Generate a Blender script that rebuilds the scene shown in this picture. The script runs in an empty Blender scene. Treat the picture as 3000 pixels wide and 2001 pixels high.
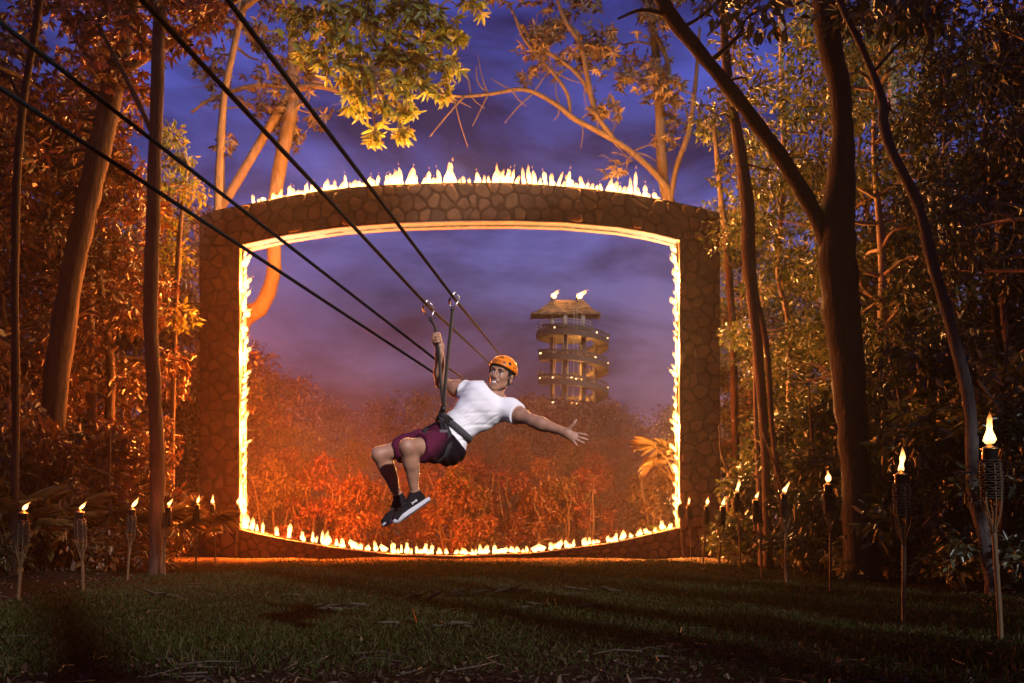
import bpy, bmesh, math, random
import numpy as np
from mathutils import Vector, Matrix, noise as mnoise

random.seed(7)
RNG = np.random.default_rng(11)
SC = bpy.context.scene
COL = SC.collection
R = math.radians

# ------------------------------------------------------------------ camera
FPX, HCAM, HORY = 2700.0, 0.95, 1540.0      # focal length in photo pixels, eye height, horizon row
cam_data = bpy.data.cameras.new('camera')
cam = bpy.data.objects.new('camera', cam_data)
COL.objects.link(cam)
cam.location = (0, 0, HCAM)
cam.rotation_euler = (R(90), 0, 0)
cam_data.sensor_width = 36
cam_data.lens = 36 * FPX / 3000
cam_data.shift_y = (HORY - 1000.5) / 3000
cam_data.clip_start, cam_data.clip_end = 0.05, 2000
cam_data.dof.use_dof = True
cam_data.dof.focus_distance = 6.5
cam_data.dof.aperture_fstop = 4.0
SC.camera = cam

# ------------------------------------------------------------------ dusk sky
SUN_EL, SUN_AZ = R(22), R(28)               # azimuth: degrees right of straight behind the camera
world = bpy.data.worlds.new('World')
SC.world = world
world.use_nodes = True
wn, wl = world.node_tree.nodes, world.node_tree.links
for n in list(wn):
    wn.remove(n)
w_out = wn.new('ShaderNodeOutputWorld')
w_bg = wn.new('ShaderNodeBackground')
w_tc = wn.new('ShaderNodeTexCoord')
w_sep = wn.new('ShaderNodeSeparateXYZ')
wl.new(w_tc.outputs['Generated'], w_sep.inputs[0])
w_ramp = wn.new('ShaderNodeValToRGB')
wl.new(w_sep.outputs['Z'], w_ramp.inputs[0])
er = w_ramp.color_ramp
stops = [(0.0, (.28, .115, .15)), (.07, (.22, .105, .165)), (.14, (.130, .090, .18)), (.24, (.090, .082, .22)),
         (.36, (.060, .076, .33)), (.50, (.042, .062, .36)), (1.0, (.02, .028, .17))]
while len(er.elements) < len(stops):
    er.elements.new(0.5)
for e, (p, c) in zip(er.elements, stops):
    e.position = p
    e.color = (*c, 1)
w_map = wn.new('ShaderNodeMapping')
w_map.inputs['Scale'].default_value = (1.5, 1.5, 4.2)
w_map.inputs['Location'].default_value = (3.1, 0.4, 1.7)
wl.new(w_tc.outputs['Generated'], w_map.inputs[0])
w_ns = wn.new('ShaderNodeTexNoise')
w_ns.inputs['Scale'].default_value = 1.9
w_ns.inputs['Detail'].default_value = 7
w_ns.inputs['Roughness'].default_value = .56
w_ns.inputs['Distortion'].default_value = .5
wl.new(w_map.outputs[0], w_ns.inputs['Vector'])
w_cr = wn.new('ShaderNodeValToRGB')
w_cr.color_ramp.elements[0].position = .40
w_cr.color_ramp.elements[1].position = .60
wl.new(w_ns.outputs[0], w_cr.inputs[0])
w_mix = wn.new('ShaderNodeMix')
w_mix.data_type = 'RGBA'
w_mix.blend_type = 'MULTIPLY'
w_mix.inputs[0].default_value = 1
w_cl = wn.new('ShaderNodeValToRGB')
w_cl.color_ramp.elements[0].color = (.22, .18, .21, 1)
w_cl.color_ramp.elements[1].color = (1.22, 1.2, 1.2, 1)
wl.new(w_cr.outputs[0], w_cl.inputs[0])
wl.new(w_ramp.outputs[0], w_mix.inputs[6])
wl.new(w_cl.outputs[0], w_mix.inputs[7])
w_sky = wn.new('ShaderNodeTexSky')
w_sky.sky_type = 'NISHITA'
w_sky.sun_disc = False
w_sky.sun_elevation = SUN_EL
w_sky.sun_rotation = math.pi - SUN_AZ
w_add = wn.new('ShaderNodeMix')
w_add.data_type = 'RGBA'
w_add.blend_type = 'ADD'
w_add.inputs[0].default_value = .0006         # what daylight is left after sundown
wl.new(w_mix.outputs[2], w_add.inputs[6])
wl.new(w_sky.outputs[0], w_add.inputs[7])
wl.new(w_add.outputs[2], w_bg.inputs[0])
w_bg.inputs[1].default_value = 1.2
wl.new(w_bg.outputs[0], w_out.inputs[0])

sun_data = bpy.data.lights.new('sun', 'SUN')
sun_data.energy = 4.2
sun_data.angle = R(1.5)
sun_data.color = (1.0, .93, .95)
sun = bpy.data.objects.new('sun', sun_data)
COL.objects.link(sun)
sun_dir = Vector((math.sin(SUN_AZ) * math.cos(SUN_EL), -math.cos(SUN_AZ) * math.cos(SUN_EL), math.sin(SUN_EL)))
sun.rotation_euler = sun_dir.to_track_quat('Z', 'Y').to_euler()

vs = SC.view_settings
vs.view_transform = 'Standard'
vs.look = 'None'
vs.exposure = 0
vs.gamma = 1
vs.use_curve_mapping = False
SC.cycles.use_denoising = True
SC.cycles.max_bounces = 3
SC.cycles.diffuse_bounces = 1
SC.cycles.glossy_bounces = 2
SC.cycles.transmission_bounces = 3
SC.cycles.volume_bounces = 0
SC.cycles.transparent_max_bounces = 6
SC.cycles.sample_clamp_indirect = 2.0
SC.cycles.use_light_tree = True
SC.cycles.volume_step_rate = 4
SC.cycles.volume_max_steps = 64
FIRE = (1.0, .33, .065)


# ------------------------------------------------------------------ helpers
def px(x, y, d):
    """Photo pixel and distance from the camera -> place in the world."""
    return Vector(((x - 1500) * d / FPX, d, HCAM + (HORY - y) * d / FPX))


def tag(o, label=None, cat=None, group=None, kind=None):
    if label: o['label'] = label
    if cat: o['category'] = cat
    if group: o['group'] = group
    if kind: o['kind'] = kind
    return o


def empty(name, loc=(0, 0, 0), label=None, cat=None, group=None):
    o = bpy.data.objects.new(name, None)
    o.location = loc
    o.empty_display_size = .2
    COL.objects.link(o)
    return tag(o, label, cat, group)


def link(name, mesh, mat=None, parent=None, loc=None):
    o = bpy.data.objects.new(name, mesh)
    COL.objects.link(o)
    if mat is not None and len(mesh.materials) == 0:
        mesh.materials.append(mat)
    if parent is not None:
        o.parent = parent
        if loc is None:                       # geometry is in world space: undo the parent's own place
            p, v = parent, Vector((0, 0, 0))
            while p is not None:
                v += p.location
                p = p.parent
            o.location = -v
    if loc is not None:
        o.location = loc
    return o


def mesh_np(name, verts, faces, smooth=False):
    """verts (N,3); faces: one array of (M,3|4) or a list of such arrays."""
    me = bpy.data.meshes.new(name)
    verts = np.asarray(verts, np.float32)
    if isinstance(faces, np.ndarray):
        faces = [faces]
    faces = [np.asarray(f, np.int32) for f in faces if len(f)]
    me.vertices.add(len(verts))
    me.vertices.foreach_set('co', verts.ravel())
    nl = sum(f.size for f in faces)
    npoly = sum(len(f) for f in faces)
    me.loops.add(nl)
    me.loops.foreach_set('vertex_index', np.concatenate([f.ravel() for f in faces]))
    me.polygons.add(npoly)
    tot = np.concatenate([np.full(len(f), f.shape[1], np.int32) for f in faces])
    st = np.concatenate([[0], np.cumsum(tot)[:-1]]).astype(np.int32)
    me.polygons.foreach_set('loop_start', st)
    me.polygons.foreach_set('loop_total', tot)
    if smooth:
        me.polygons.foreach_set('use_smooth', np.ones(npoly, bool))
    me.update(calc_edges=True)
    me.validate()
    return me


class MB:
    """Collects boxes, tubes, sheets; build() links them as one mesh object."""
    def __init__(self):
        self.v, self.f = [], []

    def add(self, vs_, fs_):
        o = len(self.v)
        self.v += [tuple(p) for p in vs_]
        self.f += [tuple(i + o for i in f) for f in fs_]

    def box(self, c, s, rot=None):
        c = Vector(c)
        vv = []
        for dx in (-.5, .5):
            for dy in (-.5, .5):
                for dz in (-.5, .5):
                    p = Vector((dx * s[0], dy * s[1], dz * s[2]))
                    if rot is not None:
                        p = rot @ p
                    vv.append(c + p)
        self.add(vv, [(0, 1, 3, 2), (4, 6, 7, 5), (0, 4, 5, 1), (2, 3, 7, 6), (0, 2, 6, 4), (1, 5, 7, 3)])

    def tube(self, pts, rad, n=8, caps=True, flat=1.0, ref=None):
        pts = [Vector(p) for p in pts]
        m = len(pts)
        if not hasattr(rad, '__len__'):
            rad = [rad] * m
        vv, ff = [], []
        side = None
        for i in range(m):
            t = (pts[min(i + 1, m - 1)] - pts[max(i - 1, 0)]).normalized()
            if side is None:
                a = Vector(ref) if ref is not None else (Vector((0, 0, 1)) if abs(t.z) < .9 else Vector((1, 0, 0)))
                side = (a - t * a.dot(t)).normalized()
            else:
                side = side - t * side.dot(t)
                side = side.normalized() if side.length > 1e-6 else t.orthogonal().normalized()
            b = t.cross(side)
            for k in range(n):
                an = 2 * math.pi * k / n
                vv.append(pts[i] + side * (rad[i] * math.cos(an)) + b * (rad[i] * flat * math.sin(an)))
        for i in range(m - 1):
            for k in range(n):
                k2 = (k + 1) % n
                ff.append((i * n + k, i * n + k2, (i + 1) * n + k2, (i + 1) * n + k))
        if caps:
            ff.append(tuple(range(n - 1, -1, -1)))
            ff.append(tuple((m - 1) * n + k for k in range(n)))
        self.add(vv, ff)

    def lathe(self, prof, n=16, c=(0, 0, 0), caps=True):
        c = Vector(c)
        vv, ff = [], []
        for r, z in prof:
            for k in range(n):
                a = 2 * math.pi * k / n
                vv.append(c + Vector((r * math.cos(a), r * math.sin(a), z)))
        for i in range(len(prof) - 1):
            for k in range(n):
                k2 = (k + 1) % n
                ff.append((i * n + k, i * n + k2, (i + 1) * n + k2, (i + 1) * n + k))
        if caps:
            ff.append(tuple(range(n - 1, -1, -1)))
            ff.append(tuple((len(prof) - 1) * n + k for k in range(n)))
        self.add(vv, ff)

    def mesh(self, name, smooth=False):
        me = bpy.data.meshes.new(name)
        me.from_pydata(self.v, [], self.f)
        me.update()
        if smooth:
            me.polygons.foreach_set('use_smooth', np.ones(len(me.polygons), bool))
        return me

    def build(self, name, mat, parent=None, smooth=False, loc=None):
        return link(name, self.mesh(name, smooth), mat, parent, loc)


def spline(pts, n=8):
    """Catmull-Rom through the points (any dimension), n steps a span."""
    P = [np.asarray(p, float) for p in pts]
    if len(P) < 3:
        return [P[0] + (P[-1] - P[0]) * t for t in np.linspace(0, 1, n + 1)]
    P = [2 * P[0] - P[1]] + P + [2 * P[-1] - P[-2]]
    out = []
    for i in range(1, len(P) - 2):
        a, b, c, d = P[i - 1], P[i], P[i + 1], P[i + 2]
        for k in range(n):
            t = k / n
            out.append(.5 * ((2 * b) + (c - a) * t + (2 * a - 5 * b + 4 * c - d) * t * t + (3 * b - a - 3 * c + d) * t ** 3))
    out.append(P[-2])
    return out


def copy_tree(o, parent=None):
    c = o.copy()
    COL.objects.link(c)
    c.parent = parent
    for ch in o.children:
        copy_tree(ch, c)
    return c


# ------------------------------------------------------------------ materials
def nodes(name):
    m = bpy.data.materials.new(name)
    m.use_nodes = True
    nt = m.node_tree
    for n in list(nt.nodes):
        nt.nodes.remove(n)
    out = nt.nodes.new('ShaderNodeOutputMaterial')
    return m, nt, out


def N(nt, kind, **kw):
    n = nt.nodes.new('ShaderNode' + kind)
    for k, v in kw.items():
        if k in n.inputs:
            n.inputs[k].default_value = v
        else:
            setattr(n, k, v)
    return n


def ramp(nt, fac, stops):
    r = nt.nodes.new('ShaderNodeValToRGB')
    while len(r.color_ramp.elements) < len(stops):
        r.color_ramp.elements.new(.5)
    for e, (p, c) in zip(r.color_ramp.elements, stops):
        e.position = p
        e.color = (*c, 1) if len(c) == 3 else c
    nt.links.new(fac, r.inputs[0])
    return r.outputs[0]


def plain(name, c1, c2=None, scale=8, rough=.7, metal=0, bump=0, bscale=None, detail=5, spec=.5, coords='Object', stretch=None, sss=0, bdist=.02):
    m, nt, out = nodes(name)
    b = N(nt, 'BsdfPrincipled', Roughness=rough, Metallic=metal)
    b.inputs['Specular IOR Level'].default_value = spec
    nt.links.new(b.outputs[0], out.inputs[0])
    tc = N(nt, 'TexCoord')
    vec = tc.outputs[coords]
    if stretch:
        mp = N(nt, 'Mapping')
        mp.inputs['Scale'].default_value = stretch
        nt.links.new(vec, mp.inputs[0])
        vec = mp.outputs[0]
    ns = N(nt, 'TexNoise', Scale=scale, Detail=detail, Roughness=.6)
    nt.links.new(vec, ns.inputs['Vector'])
    nt.links.new(ramp(nt, ns.outputs[0], [(.3, c1), (.7, c2 or c1)]), b.inputs['Base Color'])
    if bump:
        n2 = N(nt, 'TexNoise', Scale=bscale or scale * 3, Detail=6, Roughness=.65)
        nt.links.new(vec, n2.inputs['Vector'])
        bp = N(nt, 'Bump', Strength=bump, Distance=bdist)
        nt.links.new(n2.outputs[0], bp.inputs['Height'])
        nt.links.new(bp.outputs[0], b.inputs['Normal'])
    if sss:
        b.inputs['Subsurface Weight'].default_value = sss
        b.inputs['Subsurface Radius'].default_value = (.012, .005, .003)
        b.inputs['Subsurface Scale'].default_value = 1
    return m


def leaf_mat(name, cols, trans=.35, rough=.45, spec=.35):
    """Leaf colours vary from leaf to leaf; light passes through the blades."""
    m, nt, out = nodes(name)
    g = N(nt, 'NewGeometry')
    c = ramp(nt, g.outputs['Random Per Island'], [(i / max(1, len(cols) - 1), q) for i, q in enumerate(cols)])
    b = N(nt, 'BsdfPrincipled', Roughness=rough)
    b.inputs['Specular IOR Level'].default_value = spec
    nt.links.new(c, b.inputs['Base Color'])
    t = N(nt, 'BsdfTranslucent')
    nt.links.new(c, t.inputs[0])
    mx = N(nt, 'MixShader')
    mx.inputs[0].default_value = trans
    nt.links.new(b.outputs[0], mx.inputs[1])
    nt.links.new(t.outputs[0], mx.inputs[2])
    nt.links.new(mx.outputs[0], out.inputs[0])
    return m


def emit(name, c, s, sample='NONE'):
    m, nt, out = nodes(name)
    e = N(nt, 'Emission', Strength=s)
    e.inputs[0].default_value = (*c, 1)
    nt.links.new(e.outputs[0], out.inputs[0])
    m.cycles.emission_sampling = sample
    return m


def flame_mat(name, base, tip, s0, s1, z0=.35, z1=1.0):
    m, nt, out = nodes(name)
    tc = N(nt, 'TexCoord')
    sp = N(nt, 'SeparateXYZ')
    nt.links.new(tc.outputs['Generated'], sp.inputs[0])
    e = N(nt, 'Emission')
    nt.links.new(ramp(nt, sp.outputs['Z'], [(0, base), (z0, base), (z1, tip)]), e.inputs[0])
    st = ramp(nt, sp.outputs['Z'], [(0, (s0 * .55,) * 3), (.12, (s0,) * 3), (z0, (s0,) * 3), (z1, (s1,) * 3)])
    nt.links.new(st, e.inputs[1])
    tr = N(nt, 'BsdfTransparent')
    mx = N(nt, 'MixShader')
    nt.links.new(ramp(nt, sp.outputs['Z'], [(0, (.5,) * 3), (.15, (.85,) * 3), (.5, (.85,) * 3), (1, (.12,) * 3)]), mx.inputs[0])
    nt.links.new(tr.outputs[0], mx.inputs[1])
    nt.links.new(e.outputs[0], mx.inputs[2])
    nt.links.new(mx.outputs[0], out.inputs[0])
    m.cycles.emission_sampling = 'NONE'
    return m


M = {}
M['flame'] = flame_mat('fire', (1, .52, .17), (1, .36, .07), 6.5, 2.2)
M['torch_flame'] = flame_mat('torch_fire', (1, .52, .16), (1, .25, .03), 6, .9, .45)
M['steel'] = plain('steel', (.55, .53, .5), (.35, .34, .33), 30, .28, 1.0)
M['black_metal'] = plain('blackened_metal', (.012, .011, .010), (.03, .025, .02), 12, .35, .7)


def add_light(name, loc, power, parent=None, color=FIRE, radius=.12):
    ld = bpy.data.lights.new(name, 'POINT')
    ld.energy = power
    ld.color = color
    ld.shadow_soft_size = radius
    o = bpy.data.objects.new(name, ld)
    COL.objects.link(o)
    v = Vector(loc)
    p = parent
    while p is not None:
        v = v - p.location
        p = p.parent
    if parent is not None:
        o.parent = parent
    o.location = v
    return o


def flame_mesh(name, seed, lean=.3, tongues=1, rings=10, sides=8, power=1.0):
    """A tongue of fire, 1 m tall, about .4 m thick: fat low down, drawn out to a wavering tip."""
    rr = random.Random(seed)
    mb = MB()
    for tg in range(tongues):
        ph, am = rr.uniform(0, 6), rr.uniform(.03, .10)
        hx = (tg - (tongues - 1) / 2) * .26
        ht = 1.0 if tg == 0 else rr.uniform(.55, .85)
        ln = rr.uniform(-lean, lean)
        pts, rad = [], []
        for i in range(rings):
            t = i / (rings - 1)
            pts.append((hx + ln * t * t + am * math.sin(ph + 5.5 * t) * t, .05 * math.sin(ph * 1.7 + 6 * t) * t, ht * t))
            r0 = .25 * (math.sin(math.pi * min(1, (t * .88 + .12) ** power)) ** .75)
            rad.append(max(.02, r0 * (1 + .30 * math.sin(ph * 2 + 8 * t)) * rr.uniform(.8, 1.2)))
        rad[-1] = .010
        mb.tube(pts, rad, sides, flat=.8)
        if power > .8 and rr.random() < .45:        # a torn-off lick above the tip
            q = Vector(pts[-1]) + Vector((rr.uniform(-.1, .1), 0, rr.uniform(.05, .14)))
            mb.tube([q, q + Vector((.01, 0, .04)), q + Vector((0, 0, .11)), q + Vector((.01, 0, .16))], [.01, .05, .04, .008], 6)
    return mb.mesh(name, True)


FLAMES = [flame_mesh('flame', 31 + i, tongues=1 + (i % 3 == 2)) for i in range(9)]
for me_ in FLAMES:
    me_.materials.append(M['flame'])
TFLAMES = [flame_mesh('torch_flame', 90 + i, lean=.12, power=.55) for i in range(5)]
for me_ in TFLAMES:
    me_.materials.append(M['torch_flame'])

# ------------------------------------------------------------------ ground
def ground_material():
    m, nt, out = nodes('forest_soil')
    b = N(nt, 'BsdfPrincipled', Roughness=.92)
    b.inputs['Specular IOR Level'].default_value = 0
    tc = N(nt, 'TexCoord')
    n1 = N(nt, 'TexNoise', Scale=.35, Detail=6, Roughness=.6)
    n2 = N(nt, 'TexNoise', Scale=9, Detail=8, Roughness=.7)
    nt.links.new(tc.outputs['Object'], n1.inputs['Vector'])
    nt.links.new(tc.outputs['Object'], n2.inputs['Vector'])
    c1 = ramp(nt, n2.outputs[0], [(.3, (.006, .0045, .004)), (.55, (.013, .0095, .008)), (.75, (.03, .022, .017))])
    c2 = ramp(nt, n2.outputs[0], [(.3, (.005, .0048, .003)), (.55, (.011, .010, .006)), (.75, (.022, .019, .011))])
    mx = N(nt, 'Mix', data_type='RGBA')
    nt.links.new(ramp(nt, n1.outputs[0], [(.42, (0, 0, 0)), (.58, (1, 1, 1))]), mx.inputs[0])
    nt.links.new(c1, mx.inputs[6])
    nt.links.new(c2, mx.inputs[7])
    # bare earth before the arch, its colour lightened to paint in the fire's glow
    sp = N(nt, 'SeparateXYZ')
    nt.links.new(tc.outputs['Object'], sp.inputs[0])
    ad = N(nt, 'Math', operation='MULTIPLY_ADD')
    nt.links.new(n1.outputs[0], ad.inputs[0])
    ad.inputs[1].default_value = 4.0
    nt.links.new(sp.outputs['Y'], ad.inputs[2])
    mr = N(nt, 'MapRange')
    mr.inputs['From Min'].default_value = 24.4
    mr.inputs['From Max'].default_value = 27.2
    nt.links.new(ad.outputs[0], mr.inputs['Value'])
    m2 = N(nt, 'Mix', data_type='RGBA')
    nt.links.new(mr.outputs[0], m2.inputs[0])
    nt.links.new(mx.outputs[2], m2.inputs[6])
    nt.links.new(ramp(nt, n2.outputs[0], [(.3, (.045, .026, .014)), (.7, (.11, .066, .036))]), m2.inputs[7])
    nt.links.new(m2.outputs[2], b.inputs['Base Color'])
    bp = N(nt, 'Bump', Strength=.9, Distance=.04)
    nt.links.new(n2.outputs[0], bp.inputs['Height'])
    nt.links.new(bp.outputs[0], b.inputs['Normal'])
    nt.links.new(b.outputs[0], out.inputs[0])
    return m


def gz(x, y):
    """Ground height: nearly level, uneven by a few centimetres, banked up a little under the trees."""
    x, y = np.asarray(x, float), np.asarray(y, float)
    z = .018 * np.sin(x * 1.3 + .7 * y) + .014 * np.sin(2.1 * x - 1.1 * y + 1) + .01 * np.sin(.6 * y + 3.2 * x)
    bank = np.clip((np.abs(x + .8) - 7.5) / 8, 0, 1) * .28
    far = np.clip((40 - y) / 15, 0, 1) * np.clip((y + 3) / 3, 0, 1)
    return z * far + bank * far


gx = np.concatenate([[-400, -150, -70, -40], np.linspace(-26, 26, 131), [40, 70, 150, 400]])
gy = np.concatenate([[-60, -20, -6], np.linspace(0, 40, 121), [46, 55, 70, 100, 160, 300, 900]])
GX, GY = np.meshgrid(gx, gy, indexing='ij')
gv = np.stack([GX.ravel(), GY.ravel(), gz(GX.ravel(), GY.ravel())], 1)
ni, nj = len(gx), len(gy)
I, J = np.meshgrid(np.arange(ni - 1), np.arange(nj - 1), indexing='ij')
I, J = I.ravel(), J.ravel()
gf = np.stack([I * nj + J, (I + 1) * nj + J, (I + 1) * nj + J + 1, I * nj + J + 1], 1)
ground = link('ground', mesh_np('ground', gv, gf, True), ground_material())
tag(ground, kind='structure')


# leaf and blade sheets, made by the thousand -----------------------------------------
def leaf_sheet(c, d, nrm, L, W, curl=.18, fold=.18):
    """Pointed oval leaves: six points each, folded along the midrib, drooping to the tip."""
    c, d, nrm = np.asarray(c, float), np.asarray(d, float), np.asarray(nrm, float)
    d /= np.linalg.norm(d, axis=1, keepdims=True) + 1e-9
    s = np.cross(d, nrm)
    s /= np.linalg.norm(s, axis=1, keepdims=True) + 1e-9
    up = np.cross(s, d)
    L, W = np.asarray(L)[:, None], np.asarray(W)[:, None]
    dn = -up * L * curl
    p0 = c
    l1 = c + d * L * .33 + s * W * .5 + up * W * fold
    r1 = c + d * L * .33 - s * W * .5 + up * W * fold
    l2 = c + d * L * .70 + s * W * .40 + up * W * fold + dn * .45
    r2 = c + d * L * .70 - s * W * .40 + up * W * fold + dn * .45
    tp = c + d * L + dn
    n = len(c)
    V = np.stack([p0, l1, l2, tp, r2, r1], 1).reshape(-1, 3)
    b = (np.arange(n) * 6)[:, None]
    F = np.concatenate([b + np.array([[0, 1, 2, 3]]), b + np.array([[0, 3, 4, 5]])], 0)
    return V, F


def unit(n, rng=RNG):
    v = rng.normal(size=(n, 3))
    return v / np.linalg.norm(v, axis=1, keepdims=True)


M['grass'] = leaf_mat('grass_blades', [(.009, .015, .004), (.014, .023, .006), (.022, .028, .009), (.050, .044, .022)], .12, .95, .0)
M['litter'] = leaf_mat('dead_leaves', [(.010, .007, .005), (.02, .013, .009), (.035, .024, .016), (.085, .062, .042)], .05, .95, .0)


def lawn_weight(x, y):
    e = np.sin(x * .9 + 2 * np.sin(y * .45)) * .5 + np.sin(y * 1.7 + x * .4) * .5
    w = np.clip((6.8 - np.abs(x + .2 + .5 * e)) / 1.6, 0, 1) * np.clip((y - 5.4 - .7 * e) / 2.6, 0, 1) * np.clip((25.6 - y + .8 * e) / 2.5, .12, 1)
    return w


def scatter(n, dens, rng):
    """Random spots, denser towards the camera, in the wedge the camera sees."""
    y = 4.6 + (rng.random(n) ** 1.7) * 24
    x = (rng.random(n) * 2 - 1) * (.60 * y + .8)
    k = rng.random(n) < dens(x, y)
    return x[k], y[k]


gxs, gys = scatter(150000, lawn_weight, RNG)
n = len(gxs)
base = np.stack([gxs, gys, gz(gxs, gys) - .004], 1)
dd = unit(n) * .75
dd[:, 2] = np.abs(dd[:, 2]) + .55
patch = .75 + .5 * (np.sin(gxs * 1.1 + 1.3) * np.sin(gys * .8) * .5 + .5)
V, F = leaf_sheet(base, dd, unit(n), RNG.uniform(.026, .068, n) * patch * (1 + gys * .012), RNG.uniform(.004, .008, n) * (1 + gys * .05), .5, .1)
tag(link('lawn_grass', mesh_np('lawn_grass', V, F), M['grass']), 'short dark green grass covering the clearing before the arch', 'grass', kind='stuff')

# long pale straw tufts standing out of the lawn
tufts = [(840, 1745), (1330, 1742), (1180, 1760), (1480, 1740), (1650, 1790), (980, 1780), (430, 1750), (1760, 1730), (1230, 1840)]
cs, ds, Ls = [], [], []
for (tx, ty) in tufts:
    d = HCAM * FPX / (ty - HORY)
    p = px(tx, ty, d)
    for k in range(12):
        a = random.uniform(0, 6.28)
        cs.append((p.x + random.gauss(0, .16), p.y + random.gauss(0, .12), float(gz(p.x, p.y))))
        ds.append((math.cos(a) * 1.0, math.sin(a) * .5, random.uniform(.25, .9)))
        Ls.append(random.uniform(.14, .34))
n = len(cs)
V, F = leaf_sheet(cs, ds, unit(n) * .2 + np.array([0, 0, 1]), Ls, np.full(n, .0035), .55, .1)
M['straw'] = leaf_mat('straw', [(.03, .026, .014), (.06, .05, .03), (.025, .025, .01)], .2, .7)
tag(link('dry_grass_tufts', mesh_np('dry_grass_tufts', V, F), M['straw']), 'pale dry grass stems bending over the lawn', 'grass', kind='stuff')

# dead leaves, chips and twigs: sparse on the lawn, thick under the trees and along the near edge
lx, ly = scatter(60000, lambda x, y: np.clip(.42 - .416 * lawn_weight(x, y), 0, 1), RNG)
n = len(lx)
base = np.stack([lx, ly, gz(lx, ly) + RNG.uniform(.004, .03, n)], 1)
dd = unit(n)
dd[:, 2] *= .3
nn = unit(n) * .45 + np.array([0, 0, 1])
V, F = leaf_sheet(base, dd, nn, RNG.uniform(.02, .085, n), RNG.uniform(.010, .034, n), -.2, .25)
tag(link('fallen_leaves', mesh_np('fallen_leaves', V, F), M['litter']), 'brown dead leaves littering the soil under the trees', 'leaves', kind='stuff')
tw = MB()
for i in range(420):
    y = 4.8 + random.random() ** 1.5 * 22
    x = random.uniform(-1, 1) * (.58 * y + .5)
    if lawn_weight(x, y) > .5 and random.random() < .85:
        continue
    a, L = random.uniform(0, 6.28), random.uniform(.12, .55)
    z = float(gz(x, y)) + .012
    b = random.uniform(-.5, .5)
    tw.tube([(x, y, z), (x + L * .5 * math.cos(a), y + L * .5 * math.sin(a), z + .015), (x + L * math.cos(a + b), y + L * math.sin(a + b), z)], [.006, .005, .003], 4)
tag(tw.build('fallen_twigs', plain('twig_bark', (.018, .013, .009), (.045, .033, .022), 12, .9)), 'thin broken twigs lying on the dark soil', 'twigs', kind='stuff')

# ------------------------------------------------------------------ the burning stone arch
AD, ADEP = 27.0, .68                          # distance of its front face, its depth


def a_xz(x, y):
    p = px(x, y, AD)
    return p.x, p.z


def curve(pts):
    q = np.array([a_xz(*p) for p in pts])
    return lambda X: np.interp(X, q[:, 0], q[:, 1])


hi_f = curve([(583, 634), (640, 612), (737, 594), (825, 576), (913, 561), (1020, 548), (1124, 540), (1350, 533), (1480, 534), (1600, 540), (1732, 552), (1850, 567), (1958, 586), (2050, 606), (2110, 622)])
lo_f = curve([(500, 717), (699, 717), (760, 703), (840, 686), (990, 664), (1150, 652), (1350, 646), (1500, 645), (1648, 649), (1809, 663), (1910, 680), (1996, 702), (2200, 702)])
wall_f = curve([(698, 1553), (810, 1579), (969, 1606), (1148, 1627), (1352, 1632), (1575, 1622), (1799, 1593), (1996, 1547)])
XL0, XL1 = a_xz(583, 0)[0], a_xz(699, 0)[0]
XR0, XR1 = a_xz(1994, 0)[0], a_xz(2110, 0)[0]

M['stone'] = []
for i, (a, b) in enumerate([((.062, .027, .012), (.11, .050, .022)), ((.074, .032, .014), (.125, .058, .025)), ((.050, .023, .011), (.09, .043, .021)), ((.085, .038, .016), (.14, .066, .028))]):
    M['stone'].append(plain('field_stone_%d' % i, a, b, 3.5, .85, 0, .5, 14, spec=.25))
M['mortar'] = plain('mortar', (.040, .019, .010), (.064, .031, .016), 7, .95, 0, .6, 25, spec=.1)
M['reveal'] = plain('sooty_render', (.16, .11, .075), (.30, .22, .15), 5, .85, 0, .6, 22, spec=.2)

arch = empty('stone_arch', (0, AD, 0), 'wide arch of irregular brown stones ringed with flames across the clearing', 'arch')


def slab(mb, xs, lo, hi, y0, y1):
    """A wall between two height curves over the stations xs."""
    n = len(xs)
    v = []
    for x, a, b in zip(xs, lo, hi):
        v += [(x, y0, a), (x, y0, b), (x, y1, b), (x, y1, a)]
    f = [(0, 1, 2, 3), tuple(4 * (n - 1) + k for k in (3, 2, 1, 0))]
    for i in range(n - 1):
        o = 4 * i
        for k in range(4):
            k2 = (k + 1) % 4
            f.append((o + k, o + 4 + k, o + 4 + k2, o + k2))
    mb.add(v, f)


CY = AD + .035
core = MB()
xs = np.linspace(XL0, XR1, 90)
slab(core, xs, lo_f(xs) + .004, hi_f(xs), CY, AD + ADEP)
core.build('lintel', M['mortar'], arch)
for (x0, x1) in ((XL0, XL1), (XR0, XR1)):
    c = MB()
    slab(c, [x0, x1], [-.3, -.3], [lo_f(x0), lo_f(x1)], CY, AD + ADEP)
    c.build('pillar', M['mortar'], arch)
c = MB()
xs = np.linspace(XL1 + .003, XR0 - .003, 70)
slab(c, xs, np.full(70, -.3), np.maximum(wall_f(xs), .03), CY, AD + ADEP)
c.build('low_wall', M['mortar'], arch)
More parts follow.
